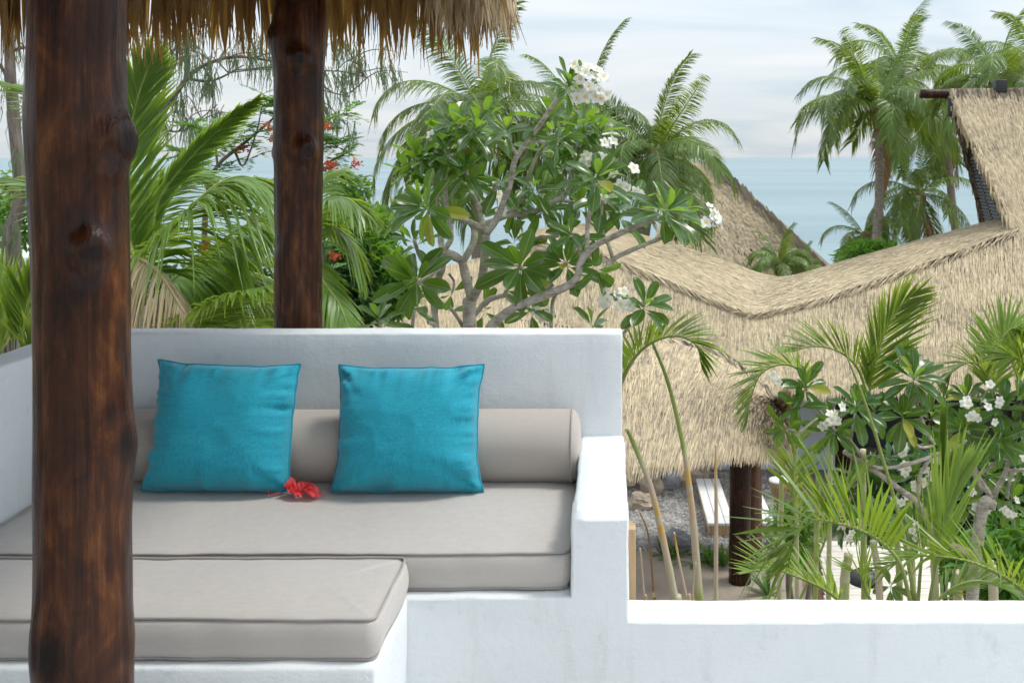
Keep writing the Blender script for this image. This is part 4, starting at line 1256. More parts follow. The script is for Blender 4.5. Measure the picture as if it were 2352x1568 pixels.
# ------------------------------------------------------------------ vegetation builders
UPV = Vector((0, 0, 1))
def frond_geo(mb, rib, pts, n, Lmax, W, droop, seed, vee=.35, a0=68, a1=22, side=None, tint=(.1, .85), deadtip=0.0, ribr=.018, gap=.0, sides=(1, -1), start=.10, tipk=.35, limp=0.0):
    """pinnate leaf on a rib curve: two ranks of narrow folded leaflets"""
    r = random.Random(seed)
    C = catmull(pts, 30)
    ln = sum((C[i + 1] - C[i]).length for i in range(30))
    if rib is not None:
        tube(rib, C, (ribr, ribr * .2), 6)
    for sd in sides:
        for k in range(n):
            t = start + (1 - start) * (k + r.uniform(.2, .8)) / n
            if r.random() < gap: continue
            p = polyline(C, t)
            T = (polyline(C, min(1, t + .03)) - polyline(C, max(0, t - .03))).normalized()
            if side is not None: S_ = (side - T * side.dot(T)).normalized()
            else:
                S_ = T.cross(UPV)
                S_ = S_.normalized() if S_.length > .05 else Vector((1, 0, 0))
            Nn = S_.cross(T)
            an = math.radians(a0 + (a1 - a0) * t + r.uniform(-7, 7))
            prof = (math.sin(math.pi * min(1, (t - start) / (1 - start) * .82 + .18)) ** .7)
            l = Lmax * max(tipk, prof) * r.uniform(.85, 1.1)
            dv = T * math.cos(an) + (S_ * (sd * math.cos(vee)) + Nn * math.sin(vee)) * math.sin(an)
            dv.normalize()
            dr = droop * r.uniform(.6, 1.4) + (limp if r.random() < .25 else 0)
            w = W * r.uniform(.75, 1.2)
            q = Nn.cross(dv)
            q = q.normalized() if q.length > .05 else T
            q = (q + Nn * r.uniform(-.5, .5)).normalized()
            v, ts = [], []
            bt = r.uniform(*tint)
            for s_, ww in ((0, .35), (.3, 1), (.65, .75), (1, .06)):
                c_ = p + dv * (l * s_) + Vector((0, 0, -dr * l * s_ * s_))
                v += [c_ - q * (w * ww * .5), c_ + q * (w * ww * .5)]
                tt = bt if not (deadtip and s_ > .9 and r.random() < deadtip) else .99
                ts += [tt, tt]
            mb.add(v, [(0, 1, 3, 2), (2, 3, 5, 4), (4, 5, 7, 6)], ts)

def make_frond(seed, elev, L, n, W, Lk=.26, droop=.35, curve=1.0, mat='palm', **kw):
    """a whole frond in its own frame: base at origin, leaning along +X"""
    r = random.Random(seed)
    e = math.radians(elev)
    pts, p, ang = [Vector((0, 0, 0))], Vector((0, 0, 0)), e
    for k in range(6):
        ang -= math.radians((4 + 7 * k) * curve * .55 * max(.25, math.cos(ang) + .35))
        ang = max(ang, math.radians(-86))
        p = p + Vector((math.cos(ang), r.uniform(-.04, .04), math.sin(ang))) * (L / 6)
        pts.append(p.copy())
    a, b_ = MB(), MB()
    frond_geo(a, b_, pts, n, L * Lk, W, droop, seed, **kw)
    return a.mesh('frond', MAT[mat]), b_.mesh('midrib', MAT['rib' if mat not in ('dead_frond',) else 'dead_frond'])

ELEV = [82, 66, 50, 34, 18, 2, -16, -34]
FRONDS = {}
for ei, el in enumerate(ELEV):
    for sd in range(3):
        FRONDS[(ei, sd)] = make_frond(100 + ei * 7 + sd, el + sd * 4 - 4, 1.0, 92, .0115, .215 if el < 60 else .19, .28 + .30 * (ei > 1) + .25 * (ei > 5), (.55 if ei < 2 else 1.0) + .1 * sd, 'palm', vee=.40 if ei < 2 else .05, ribr=.008, deadtip=.15 if ei > 4 else 0, tint=(.1, .8), a0=64, a1=38, tipk=.6, side=None if ei > 1 else Vector(((.0, .9, -.9)[sd], .6, 0)))
DEAD = [make_frond(300 + s, -55 - 8 * s, .85, 44, .013, .20, .9, .6, 'dead_frond', vee=-.1, ribr=.009) for s in range(2)]

def coconut(label, crown, base, scale, n, seed, r0=.19, r1=.13, group='coconut palms along the shore', dead=1, elev_lo=7, trunk_bend=None, dirs=None):
    r = random.Random(seed)
    root = thing('coconut_palm', label, 'palm', base, group)
    cr_ = Vector(crown); bs = Vector(base)
    mid = bs.lerp(cr_, .55) + Vector(trunk_bend if trunk_bend else (r.uniform(-.3, .3), 0, 0))
    mb = MB(); pts = catmull([bs, mid, cr_], 16)
    tube(mb, pts, [r0 * 1.25] + [r0 + (r1 - r0) * i / 15 for i in range(16)], 12, wob=.1)
    part('trunk', mb.mesh('trunk', MAT['palm_trunk']), root)
    mb = MB()
    tube(mb, [cr_ + Vector((0, 0, z)) * scale for z in (-.18, -.1, 0, .06, .12)], [r1 * 1.0, r1 * 1.5, r1 * 1.6, r1 * 1.1, r1 * .4], 12, wob=.3)
    part('crown_shaft', mb.mesh('crown_shaft', MAT['dead_frond']), root)
    for k in range(n):
        ei = int(round((k / max(1, n - 1)) ** .62 * (elev_lo)))
        ei = min(7, max(0, ei))
        az = (k * 137.5 + r.uniform(-18, 18)) if dirs is None else dirs[k % len(dirs)] + r.uniform(-15, 15)
        me, rb = FRONDS[(ei, r.randrange(3))]
        s = scale * r.uniform(.85, 1.1)
        M_ = Matrix.Translation(cr_ + Vector((0, 0, .05 * scale))) @ Matrix.Rotation(math.radians(az), 4, 'Z') @ Matrix.Rotation(r.uniform(-.5, .5), 4, 'X') @ Matrix.Scale(s, 4)
        f = part('frond', me, root, mat=M_)
        g = bpy.data.objects.new('midrib', rb); COL.objects.link(g); g.parent = f
    for k in range(dead):
        me, rb = DEAD[k % 2]
        M_ = Matrix.Translation(cr_ + Vector((0, 0, -.05 * scale))) @ Matrix.Rotation(r.uniform(0, 6.28), 4, 'Z') @ Matrix.Scale(scale * r.uniform(.6, .95), 4)
        part('frond', me, root, 'withered brown hanging frond', mat=M_)
    return root

def gz(y): return GZ - max(0, y - 48) * .14
def palm_at(label, x, y, d, bx, scale, n, seed, **k):
    c = P(x, y, d); b_ = Vector(((bx - CX) * d / FPX, d + .3, gz(d) - .1))
    return coconut(label, c, b_, scale, n, seed, **k)
palm_at('coconut palm with wide crown right behind the plumeria, under the thatched eave', 1095, 262, 27, 1110, 3.8, 22, 41, r0=.2, r1=.16)
palm_at('coconut palm with tall spear fronds rising behind the plumeria blossoms', 1335, 300, 29, 1330, 3.2, 18, 43, elev_lo=6)
palm_at('coconut palm with full round crown between plumeria and distant roof', 1503, 372, 28, 1450, 3.1, 25, 47, elev_lo=6, r0=.22, r1=.19, trunk_bend=(-.1, 0, .4))
palm_at('tallest coconut palm standing before the open sea beside the gable', 2018, 262, 36, 1985, 3.8, 25, 53, elev_lo=5, trunk_bend=(.25, 0, 0), r0=.17, r1=.15, dead=1)
palm_at('coconut palm leaning to the left behind the tallest palm', 2075, 190, 42, 1935, 3.9, 17, 59, elev_lo=5, trunk_bend=(.3, 0, 0), r0=.19, r1=.16)
palm_at('bright green coconut palm rising over the ridge of the gable roof', 2285, 190, 31, 2290, 2.9, 18, 61, elev_lo=6)
palm_at('coconut palm at the right edge above the gable roof', 2375, 150, 34, 2375, 3.0, 20, 67)
palm_at('coconut palm with slim grey trunk close to the gable verge', 2172, 300, 40, 2235, 3.2, 17, 71, elev_lo=6, r0=.17, r1=.15, dead=2)
palm_at('dark low coconut palm with brown hanging fronds under the tall palms', 2112, 452, 38, 2105, 2.9, 18, 73, r0=.17, r1=.16, dead=4)
palm_at('small coconut palm low in front of the sea beneath the leaning trunk', 1985, 545, 37, 1985, 1.9, 14, 79, dead=0)

def leaf_blob(root, center, rad, n, size, mat, seed, name='foliage', flat=.6, aspect=.45, clump=14, label=None, kind='stuff'):
    """foliage as many small leaves gathered in clumps"""
    r = random.Random(seed)
    st = MB()
    cl = []
    for k in range(clump):
        while True:
            v = Vector((r.uniform(-1, 1), r.uniform(-1, 1), r.uniform(-1, 1)))
            if v.length < 1: break
        cl.append((Vector((v.x * rad[0], v.y * rad[1], v.z * rad[2])) * .85, r.uniform(.25, .5), r.uniform(-.25, .25)))
    for k in range(n):
        c_, cr_, ct = r.choice(cl)
        v = Vector((r.gauss(0, 1), r.gauss(0, 1), r.gauss(0, 1))).normalized() * (r.random() ** .4)
        p = Vector(center) + c_ + Vector((v.x * rad[0], v.y * rad[1], v.z * rad[2])) * cr_
        d = (v + Vector((r.uniform(-.7, .7), r.uniform(-.7, .7), r.uniform(-.5, .3)))).normalized()
        s = d.cross(Vector((r.uniform(-.5, .5), r.uniform(-.5, .5), 1))).normalized()
        n_ = s.cross(d)
        l = size * r.uniform(.6, 1.3); w = l * aspect
        st.add([p, p + d * l * .5 + s * w * .5 + n_ * l * .06, p + d * l - UPV * l * .12, p + d * l * .5 - s * w * .5 + n_ * l * .06], [(0, 1, 2), (0, 2, 3)], min(1, max(0, .5 + ct + r.uniform(-.25, .25))))
    return part(name, st.mesh(name, MAT[mat], False), root, label, kind)

def shrub(name, label, x, y, d, rad, n, size, mat, seed, cat='shrub', clump=16, group=None, aspect=.45):
    c_ = P(x, y, d)
    root = thing(name, label, cat, (c_.x, d, GZ), group)
    leaf_blob(root, c_, rad, n, size, mat, seed, clump=clump, aspect=aspect)
    r = random.Random(seed)
    for k in range(3):
        mb = MB()
        tube(mb, catmull([(c_.x + r.uniform(-.1, .1), d, gz(d)), (c_.x + r.uniform(-.2, .2), d, (gz(d) + c_.z) / 2), (c_.x + r.uniform(-.6, .6) * rad[0], d + r.uniform(-.3, .3), c_.z)], 6), (.05, .02), 6)
        part('stem', mb.mesh('stem', MAT['dark_bark']), root)
    return root
shrub('leafy_shrub', 'dense bright green shrub behind the wall, left of the plumeria', 845, 610, 12.5, (.62, .7, .72), 6500, .13, 'shrub', 81, clump=22)
shrub('leafy_shrub', 'light green shrub with a loose top beside the second post', 800, 475, 13.4, (.34, .4, .40), 1900, .10, 'shrub', 84)
shrub('leafy_shrub', 'dark shrub low beside the second log post', 790, 690, 12, (.6, .5, .4), 3000, .13, 'dark_shrub', 83)
shrub('leafy_shrub', 'light green feathery shrub above the dense one', 815, 530, 14, (.5, .6, .40), 2600, .11, 'shrub', 85)
shrub('leafy_shrub', 'dark green shrub filling in behind the near palm fronds', 480, 690, 14, (1.9, .7, .8), 6000, .17, 'dark_shrub', 87)
palm_at('low bushy palm filling the dip behind the ridge', 1790, 610, 28, 1790, 1.25, 20, 111, dead=0, elev_lo=5, r0=.1, r1=.08)
palm_at('small palm beside the low bushy one behind the ridge', 1845, 625, 28.5, 1850, .95, 14, 113, dead=0, elev_lo=5, r0=.09, r1=.07)
shrub('leafy_shrub', 'green shrub at the foot of the shore palms', 2000, 590, 34, (1.3, .6, .45), 1800, .3, 'shrub', 91, aspect=.25)
shrub('leafy_shrub', 'shrub under the left edge by the bungalow', 30, 470, 19, (.9, .8, .9), 2600, .14, 'shrub', 93)
shrub('leafy_shrub', 'dark leafy mass behind the garden plumeria', 2210, 1160, 11.5, (1.4, .6, .62), 4600, .20, 'dark_shrub', 95, aspect=.35)
shrub('leafy_shrub', 'green undergrowth at the lower right corner', 2330, 1290, 10.5, (.7, .5, .5), 2600, .18, 'shrub', 97, aspect=.3)
shrub('leafy_shrub', 'low green tuft behind the torch', 1830, 1215, 14, (.35, .4, .45), 1200, .16, 'shrub', 99, aspect=.25)
shrub('leafy_shrub', 'tiny green shrub against the house wall near the armrest', 1448, 1108, 21.0, (.35, .3, .25), 700, .12, 'dark_shrub', 101)

# strap leaved border plants
def strap_plant(x, d, n, L, seed, label):
    q = Gx(x, d)
    root = thing('border_plant', label, 'plant', (q[0], q[1], GZ), 'strap leaved border plants')
    r = random.Random(seed)
    for k in range(n):
        a = r.random() * 6.28; e = r.uniform(.5, 1.35); l = L * r.uniform(.6, 1.15)
        d0 = Vector((math.cos(a) * math.cos(e), math.sin(a) * math.cos(e), math.sin(e)))
        s = Vector((-math.sin(a), math.cos(a), 0)); v = []
        for t, w in ((0, .4), (.3, .9), (.6, 1), (.85, .6), (1, .05)):
            c_ = Vector((q[0], q[1], GZ)) + d0 * l * t - UPV * (.55 * l * t * t * math.cos(e))
            v += [c_ - s * (.03 * w), c_ + s * (.03 * w)]
        mb = MB(); mb.add(v, [(0, 1, 3, 2), (2, 3, 5, 4), (4, 5, 7, 6), (6, 7, 9, 8)], r.random())
        part('leaf', mb.mesh('leaf', MAT['dark_shrub' if r.random() < .4 else 'shrub']), root)
for i, (x, d, L, lb) in enumerate(((1522, 17.1, .4, 'first from the armrest'), (1552, 17.0, .45, 'second from the armrest, before the low boulder'), (1595, 16.8, .6, 'third from the armrest, tall and arching'), (1628, 16.7, .7, 'fourth from the armrest, tallest'), (1662, 16.6, .6, 'nearest the hut post'), (1765, 15.5, .6, 'right of the hut post'))):
    strap_plant(x, d, 15, L, 200 + i, 'strap leaved border plant, ' + lb)

# ------------------------------------------------------------------ plumeria trees
def leaf_variant(seed, curl, fold, wav):
    r = random.Random(seed)
    mb = MB(); mb.uv = []
    L, W = 1.0, .315
    nv_, vs, fs = 16, [], []
    us = (-1, -.5, 0, .5, 1)
    for j in range(nv_ + 1):
        t = j / nv_
        pet = .12
        if t < pet: w = .02
        else:
            q = (t - pet) / (1 - pet)
            w = W * (math.sin(math.pi / 2 * q / .64) ** .85 if q < .64 else math.sqrt(max(0.02, 1 - ((q - .64) / .36) ** 2.4)))
            w = max(w, .02)
        for u in us:
            x = u * w * .5
            z = abs(u) * fold * w - curl * t * t + wav * math.sin(t * 9 + u * 1.5 + seed) * abs(u) * w
            vs.append((x, t, z)); mb.uv.append((u, t, 0))
    n = len(us)
    for j in range(nv_):
        for i in range(n - 1):
            fs.append((j * n + i, j * n + i + 1, (j + 1) * n + i + 1, (j + 1) * n + i))
    mb.add(vs, fs, .5)
    return mb.mesh('leaf', MAT['plumeria_leaf']), vs, fs, list(mb.uv)
LEAVES = [leaf_variant(s, c_, f_, w_) for s, (c_, f_, w_) in enumerate(((.05, .25, .05), (.16, .22, .07), (.26, .18, .05), (.10, .35, .08), (.34, .25, .06), (-.05, .22, .05)))]

def flower_mesh(open_=1.0, seed=0):
    mb = MB()
    for k in range(5):
        a = 2 * math.pi * k / 5 + .1
        vs, ts, fs = [], [], []
        nv_ = 6; us = (-1, -.4, .4, 1)
        for j in range(nv_ + 1):
            t = j / nv_
            w = .44 * math.sin(math.pi * min(1, .12 + .80 * t)) ** .8
            for u in us:
                rr = .06 + t * .52 * open_
                x = rr; y = u * w * .5 + .06 * t
                z = .10 * math.sin(t * 2.2) + (1 - open_) * t * .4 + .05 * u * t - .05 * t * t
                vs.append((x * math.cos(a) - y * math.sin(a), x * math.sin(a) + y * math.cos(a), z)); ts.append(t)
        for j in range(nv_):
            for i in range(3):
                fs.append((j * 4 + i, j * 4 + i + 1, (j + 1) * 4 + i + 1, (j + 1) * 4 + i))
        mb.add(vs, fs, ts)
    tube(mb, [(0, 0, -.42), (0, 0, -.1), (0, 0, .03)], [.035, .05, .07], 6, tint=.9)
    return mb.mesh('flower', MAT['petal'])
FLW = [flower_mesh(1.0), flower_mesh(.85), flower_mesh(.6)]

def plumeria(label, trunk, branches, rosettes, clusters, d0, seed, leafL, conv, max_leaf=300):
    r = random.Random(seed)
    b0_ = trunk[-1]
    root = thing('plumeria_tree', label, 'tree', (b0_.x, b0_.y, GZ))
    mb = MB(); pts = catmull(trunk, 24); tube(mb, pts, (.034, .06), 12, wob=.2)
    part('trunk', mb.mesh('trunk', MAT['bark']), root)
    for pl, ra, rb in branches:
        p3 = [conv(*q) for q in pl]
        mb = MB(); C = catmull(p3, max(8, 5 * (len(p3) - 1)))
        tube(mb, C, (ra * .64, rb * .70), 10, wob=.22)
        part('branch', mb.mesh('branch', MAT['bark']), root)
    cnt = 0; extra = MB()
    for ros in rosettes:
        x, y, dd, ax, n, sc = ros
        n = int(n * 1.22) + 1
        c_ = conv(x, y, dd)
        a = Vector(ax).normalized()
        e1 = a.cross(Vector((.3, .9, .1))).normalized(); e2 = a.cross(e1)
        ph = r.random() * 6.28
        for k in range(n):
            cnt += 1
            q = k / max(1, n - 1)
            off = math.radians(24 + 84 * q ** .85 + r.uniform(-11, 11))
            az_ = ph + k * 2.39996 + r.uniform(-.3, .3)
            rd = e1 * math.cos(az_) + e2 * math.sin(az_)
            d = (a * math.cos(off) + rd * math.sin(off)).normalized()
            d = (d + Vector((0, 0, -.16 * q))).normalized()
            nrm = (a - d * a.dot(d))
            if nrm.length < .12: nrm = -rd
            if d.dot(a) < -.05: nrm = a - d * a.dot(d)
            nrm.normalize()
            xax = d.cross(nrm).normalized()
            L = leafL * sc * r.uniform(.78, 1.14) * (.66 + .34 * min(1, .3 + q * 1.4))
            var = r.choice((0, 3, 5)) if q < .3 else r.choice((0, 1, 2, 3, 4, 1))
            M_ = Matrix.Identity(4)
            wv = r.uniform(.92, 1.15)
            for i in range(3):
                M_[i][0] = xax[i] * L * wv; M_[i][1] = d[i] * L; M_[i][2] = nrm[i] * L
                M_[i][3] = c_[i] + a[i] * (.02 - .05 * q)
            if cnt <= max_leaf:
                part('leaf', LEAVES[var][0], root, mat=M_)
            else:
                _, lv, lf, lu = LEAVES[var]
                if extra.uv is None: extra.uv = []
                extra.uv.extend(lu)
                extra.add([M_ @ Vector(p) for p in lv], lf, r.random())
    if extra.v: part('foliage', extra.mesh('foliage', MAT['plumeria_leaf']), root, 'smaller leaves deep in the crown', 'stuff')
    for (x, y, dd, n, spread, face, frm) in clusters:
        c_ = conv(x, y, dd)
        if frm is not None:
            f_ = conv(*frm)
            mb = MB(); tube(mb, catmull([f_, f_.lerp(c_, .5) + Vector((0, 0, .03)), c_], 8), (.009, .006), 6)
            part('flower_stalk', mb.mesh('flower_stalk', MAT['green_stem']), root)
        for k in range(n):
            o = Vector((r.uniform(-1, 1), r.uniform(-.6, .3), r.uniform(-1, 1))) * spread
            nd = (Vector(face) + o.normalized() * .7 + Vector((r.uniform(-.3, .3), 0, r.uniform(-.2, .3)))).normalized()
            s = r.uniform(.062, .076)
            M_ = Matrix.Translation(c_ + o) @ nd.to_track_quat('Z', 'Y').to_matrix().to_4x4() @ Matrix.Rotation(r.random() * 6.28, 4, 'Z') @ Matrix.Scale(s, 4)
            part('flower', FLW[r.choice((0, 0, 0, 1, 1, 2))], root, mat=M_)
    return root

DP = 5.9
def cz(zx, zy, dd=0.0):
    return P(746.5 + zx * .49446, zy * .49446, DP + dd)
T0 = cz(668, 1500); T1 = cz(680, 1700, .05); T2 = Vector((T1.x + .15, DP + .1, GZ + 1.2)); T3 = Vector((T1.x + .2, DP + .1, GZ - .05))
BR_ = [
 ([(668, 1540), (672, 1450), (682, 1395)], .052, .046),
 ([(682, 1400), (655, 1290), (635, 1215, .02), (600, 1190, .0), (560, 1172, -.05), (545, 1160, -.08)], .042, .034),
 ([(550, 1165, -.08), (583, 1110, -.05), (578, 1030, .05), (562, 920, .1), (562, 800, .1), (572, 730, .1)], .026, .018),
 ([(516, 1540, .1), (508, 1400, .1), (524, 1300, .05), (545, 1240, -.02), (542, 1165, -.06)], .033, .028),
 ([(545, 1165, -.06), (532, 1090, 0), (524, 1000, .1), (520, 900, .15), (500, 830, .2)], .024, .017),
 ([(684, 1400), (725, 1300, -.03), (742, 1200, -.06), (748, 1090, -.1)], .040, .035),
 ([(750, 1092, -.1), (735, 1062, -.12), (650, 1022, -.25), (560, 1000, -.35), (490, 975, -.42)], .026, .018),
 ([(742, 1075, -.1), (722, 1000, 0), (692, 910, .1), (655, 800, .15), (650, 700, .12), (645, 630, .1)], .026, .018),
 ([(750, 1085, -.1), (795, 1020, -.1), (845, 900, -.15), (868, 820, -.15), (885, 740, -.2), (960, 632, -.2), (1015, 555, -.25), (1110, 410, -.3)], .034, .018),
 ([(900, 725, -.2), (868, 685, -.25), (842, 630, -.3)], .018, .014),
 ([(948, 655, -.2), (1000, 658, -.2), (1045, 662, -.15), (1075, 640, -.1)], .016, .014),
 ([(640, 1215, .02), (690, 1125, .1), (702, 1060, .2), (770, 1030, .25), (860, 1000, .3), (965, 985, .3), (1078, 930, .35), (1115, 905, .35), (1150, 830, .4), (1155, 740, .4), (1185, 640, .4)], .034, .017),
 ([(1080, 930, .35), (1150, 940, .4), (1215, 955, .45), (1280, 935, .5)], .018, .014),
 ([(850, 995, .3), (910, 930, .35), (935, 850, .4), (985, 725, .45), (1060, 620, .45)], .024, .016),
 ([(730, 950, .1), (770, 900, .0), (805, 860, -.05)], .016, .013),
 ([(760, 1540, -.2), (790, 1495, -.22), (880, 1430, -.28), (1000, 1378, -.3), (1120, 1332, -.3), (1172, 1285, -.3), (1192, 1210, -.3), (1255, 1142, -.32), (1400, 1070, -.4), (1545, 1010, -.5)], .046, .020),
 ([(1195, 1195, -.3), (1165, 1120, -.25), (1140, 1100, -.2)], .018, .015),
 ([(1215, 1165, -.3), (1222, 1030, -.3), (1248, 900, -.3), (1260, 850, -.3)], .021, .015),
 ([(1140, 1325, -.3), (1230, 1290, -.1), (1300, 1250, 0), (1340, 1203, .05), (1450, 1150, .05), (1565, 1103, .05), (1640, 1040, .05)], .027, .017),
 ([(1338, 1203, .05), (1318, 1140, .1), (1292, 1085, .12), (1285, 990, .15), (1290, 930, .15)], .020, .015),
 ([(690, 1470, .15), (750, 1400, .15), (830, 1372, .1), (1000, 1352, .1), (1060, 1320, .1)], .028, .018),
 ([(832, 1372, .1), (868, 1295, -.1), (905, 1240, -.25)], .018, .014),
 ([(745, 1280, -.05), (800, 1235, .1), (880, 1165, .2), (960, 1112, .25), (1085, 1095, .3)], .020, .015),
 ([(545, 1250, -.02), (475, 1235, -.05), (440, 1190, -.1), (415, 1115, -.15)], .020, .015),
 ([(510, 1390, .1), (585, 1435, .1), (650, 1530, .12)], .016, .016),
 ([(530, 1560, -.2), (512, 1510, -.2), (480, 1495, -.25)], .020, .017),
 ([(1050, 1540, .1), (1058, 1400, .1), (1100, 1330, .05)], .018, .015),
 ([(575, 1270, .05), (600, 1310, .05), (590, 1360, .0)], .013, .010),
 ([(405, 1540, -.1), (412, 1440, -.1)], .016, .014),
 ([(545, 1240, 0), (480, 1290, -.2), (430, 1315, -.3)], .015, .013),
 ([(1380, 1560, -.2), (1430, 1490, -.2), (1475, 1440, -.2)], .016, .013),
 ([(260, 1560, -.2), (255, 1500, -.2)], .014, .012),
]
U = (0, -.15, 1)
ROS = [
 (605, 590, .1, (0, -.3, 1), 15, 1.05), (700, 600, 0, (.3, -.3, 1), 10, 1.0), (572, 715, .1, (-.1, -.6, 1), 12, 1.05), (430, 735, .2, (-.5, 0, 1), 11, .95),
 (500, 830, .2, (-.3, -.3, .9), 9, .95), (650, 800, .0, (.1, -.8, .7), 8, 1.0), (842, 612, -.3, (.1, -.7, .9), 9, .85), (1130, 400, -.3, (.5, -.5, .8), 11, .9),
 (1050, 560, -.1, (.1, -.1, 1), 9, 1.0), (1200, 590, .4, (.25, -.1, 1), 12, 1.05), (1080, 645, -.1, (.9, -.3, .2), 9, 1.0), (1190, 690, .4, (.3, -.4, .8), 8, 1.0),
 (808, 850, -.05, (.1, -.4, 1), 9, 1.0), (970, 880, .2, (.1, -.7, .8), 9, .95), (470, 965, -.42, (-.5, -.7, .5), 15, 1.15), (1262, 830, -.3, (.1, -.6, .9), 13, 1.05),
 (1290, 925, .2, (.2, -.5, .8), 12, 1.0), (1580, 985, -.5, (.45, -.5, .8), 15, 1.1), (1650, 1010, .05, (.7, -.3, .5), 11, 1.0), (905, 1240, -.25, (0, -.95, .35), 11, 1.2),
 (1120, 1225, -.2, (-.1, -.8, .6), 10, 1.15), (425, 1305, -.3, (-.3, -.8, .4), 14, 1.2), (250, 1490, -.2, (-.1, -.3, 1), 8, 1.1), (412, 1425, -.1, (.0, -.4, 1), 7, .9),
 (590, 1365, 0, (0, -.6, -.4), 4, .7), (960, 1440, .1, (.2, -.6, .7), 9, 1.0), (1255, 1255, -.2, (.4, -.5, -.2), 6, .9), (1240, 1520, 0, (0, -.2, 1), 6, 1.0),
 (1485, 1425, -.2, (.2, -.5, .8), 11, 1.0), (415, 1130, -.15, (-.4, -.3, .8), 7, .8), (1100, 1090, .3, (.4, -.5, .6), 9, 1.0), (1140, 1095, -.2, (-.2, -.5, .7), 6, .9),
 (740, 560, .2, (.1, -.2, 1), 9, 1.0), (640, 690, .3, (0, -.5, .8), 9, 1.0), (540, 640, .3, (-.3, -.2, 1), 9, 1.0), (470, 780, .3, (-.5, -.3, .8), 9, 1.0), (390, 800, .3, (-.6, -.2, .7), 8, .95), (560, 880, .3, (-.1, -.6, .6), 9, 1.0), (700, 870, .3, (.1, -.6, .6), 9, 1.0), (880, 960, .4, (.1, -.5, .7), 8, 1.0), (1000, 700, .4, (0, -.4, .9), 9, 1.0), (1120, 780, .4, (.1, -.4, .9), 9, 1.0), (1000, 980, .4, (0, -.6, .6), 9, 1.0), (1180, 960, .3, (.1, -.6, .6), 8, 1.0),  (1380, 1010, .3, (.2, -.5, .7), 8, 1.0), (1270, 620, .4, (.3, -.3, .9), 8, 1.0), (350, 1010, .0, (-.6, -.3, .4), 7, .9),
 (1440, 960, .1, (.2, -.4, .9), 7, .95), (880, 1130, .3, (.1, -.4, .9), 8, .95), (740, 1440, .25, (.2, -.4, .8), 5, .9),
]
CLU = [
 (1232, 380, -.35, 20, .095, (.25, -1, .25), (1130, 400, -.3)), (1155, 305, -.35, 1, .005, (0, -1, .4), (1130, 390, -.3)), (1280, 690, .3, 6, .085, (.3, -1, .2), (1200, 640, .4)),
 (1395, 820, -.2, 4, .07, (.4, -.8, .3), (1290, 850, -.3)), (1425, 890, -.2, 4, .06, (.4, -.8, -.1), (1395, 830, -.2)), (1795, 985, -.4, 3, .05, (.8, -.6, .4), (1640, 990, -.4)), (1815, 1045, -.4, 4, .06, (.8, -.5, 0), (1795, 985, -.4)),
 (1345, 1395, -.25, 6, .06, (-.3, -1, .3), (1480, 1420, -.2)), (1400, 1420, -.25, 3, .03, (0, -1, .1), (1480, 1420, -.2)), (340, 915, .1, 3, .03, (-.4, -.8, .3), (470, 965, -.2)), (775, 940, .2, 6, .06, (-.1, -.8, .3), None),
 (1320, 950, .2, 4, .06, (0, -1, .2), None), (1015, 1460, .1, 3, .04, (0, -1, .2), None), (530, 650, .3, 3, .05, (0, -1, .2), None), (1190, 730, .3, 5, .06, (0, -1, .2), None),
]
plumeria('plumeria tree with pale branches and white blossoms right behind the bench wall', [T0, T1, T2, T3], BR_, ROS, CLU, DP, 17, .200, cz, 300)

DR = 7.4
def cr2(zx, zy, dd=0.0):
    return P(1780 + zx * .5125, 631.6 + zy * .5125, DR + dd)
q0 = cr2(975, 1010, .3); q1 = cr2(900, 1260, .2); q2 = Vector((q1.x - .3, DR + .2, GZ - .05))
BR2 = [
 ([(975, 1050, .3), (970, 1000, .3), (900, 880, .2), (880, 790, .1), (865, 700, 0)], .038, .02),
 ([(972, 1000, .3), (1030, 890, .25), (1045, 810, .2), (1010, 760, .1)], .032, .02),
 ([(1035, 880, .25), (1130, 870, .2), (1250, 850, .2)], .026, .018),
 ([(905, 900, .2), (990, 840, .15), (1085, 760, .1)], .02, .016),
 ([(1040, 1000, .4), (1060, 900, .4), (1116, 870, .4)], .022, .018),
 ([(900, 1260, .2), (760, 1190, .1), (700, 1130, 0), (640, 1020, -.1), (560, 960, -.15), (450, 880, -.2), (310, 790, -.25)], .05, .024),
 ([(640, 1010, -.1), (650, 900, -.1), (700, 815, -.1)], .026, .02),
 ([(700, 812, -.1), (620, 840, -.15), (520, 862, -.2), (430, 850, -.25), (330, 735, -.3), (280, 700, -.3)], .024, .015),
 ([(700, 812, -.1), (760, 800, -.1), (860, 850, 0), (930, 960, .1)], .024, .024),
 ([(700, 812, -.1), (800, 780, -.1), (860, 740, -.1)], .018, .015),
 ([(715, 760, -.1), (680, 700, -.1), (640, 590, -.15), (625, 500, -.15)], .02, .016),
 ([(712, 765, -.1), (650, 770, -.15), (600, 720, -.2), (575, 660, -.2)], .018, .014),
 ([(340, 745, -.3), (250, 680, -.3), (200, 640, -.35), (110, 700, -.4), (60, 690, -.4)], .014, .012),
 ([(250, 690, -.3), (190, 590, -.35), (140, 520, -.35)], .014, .012),
 ([(335, 790, -.25), (345, 700, -.3), (360, 620, -.3)], .018, .014),
 ([(470, 780, -.2), (450, 690, -.2), (440, 620, -.2)], .016, .013),
]
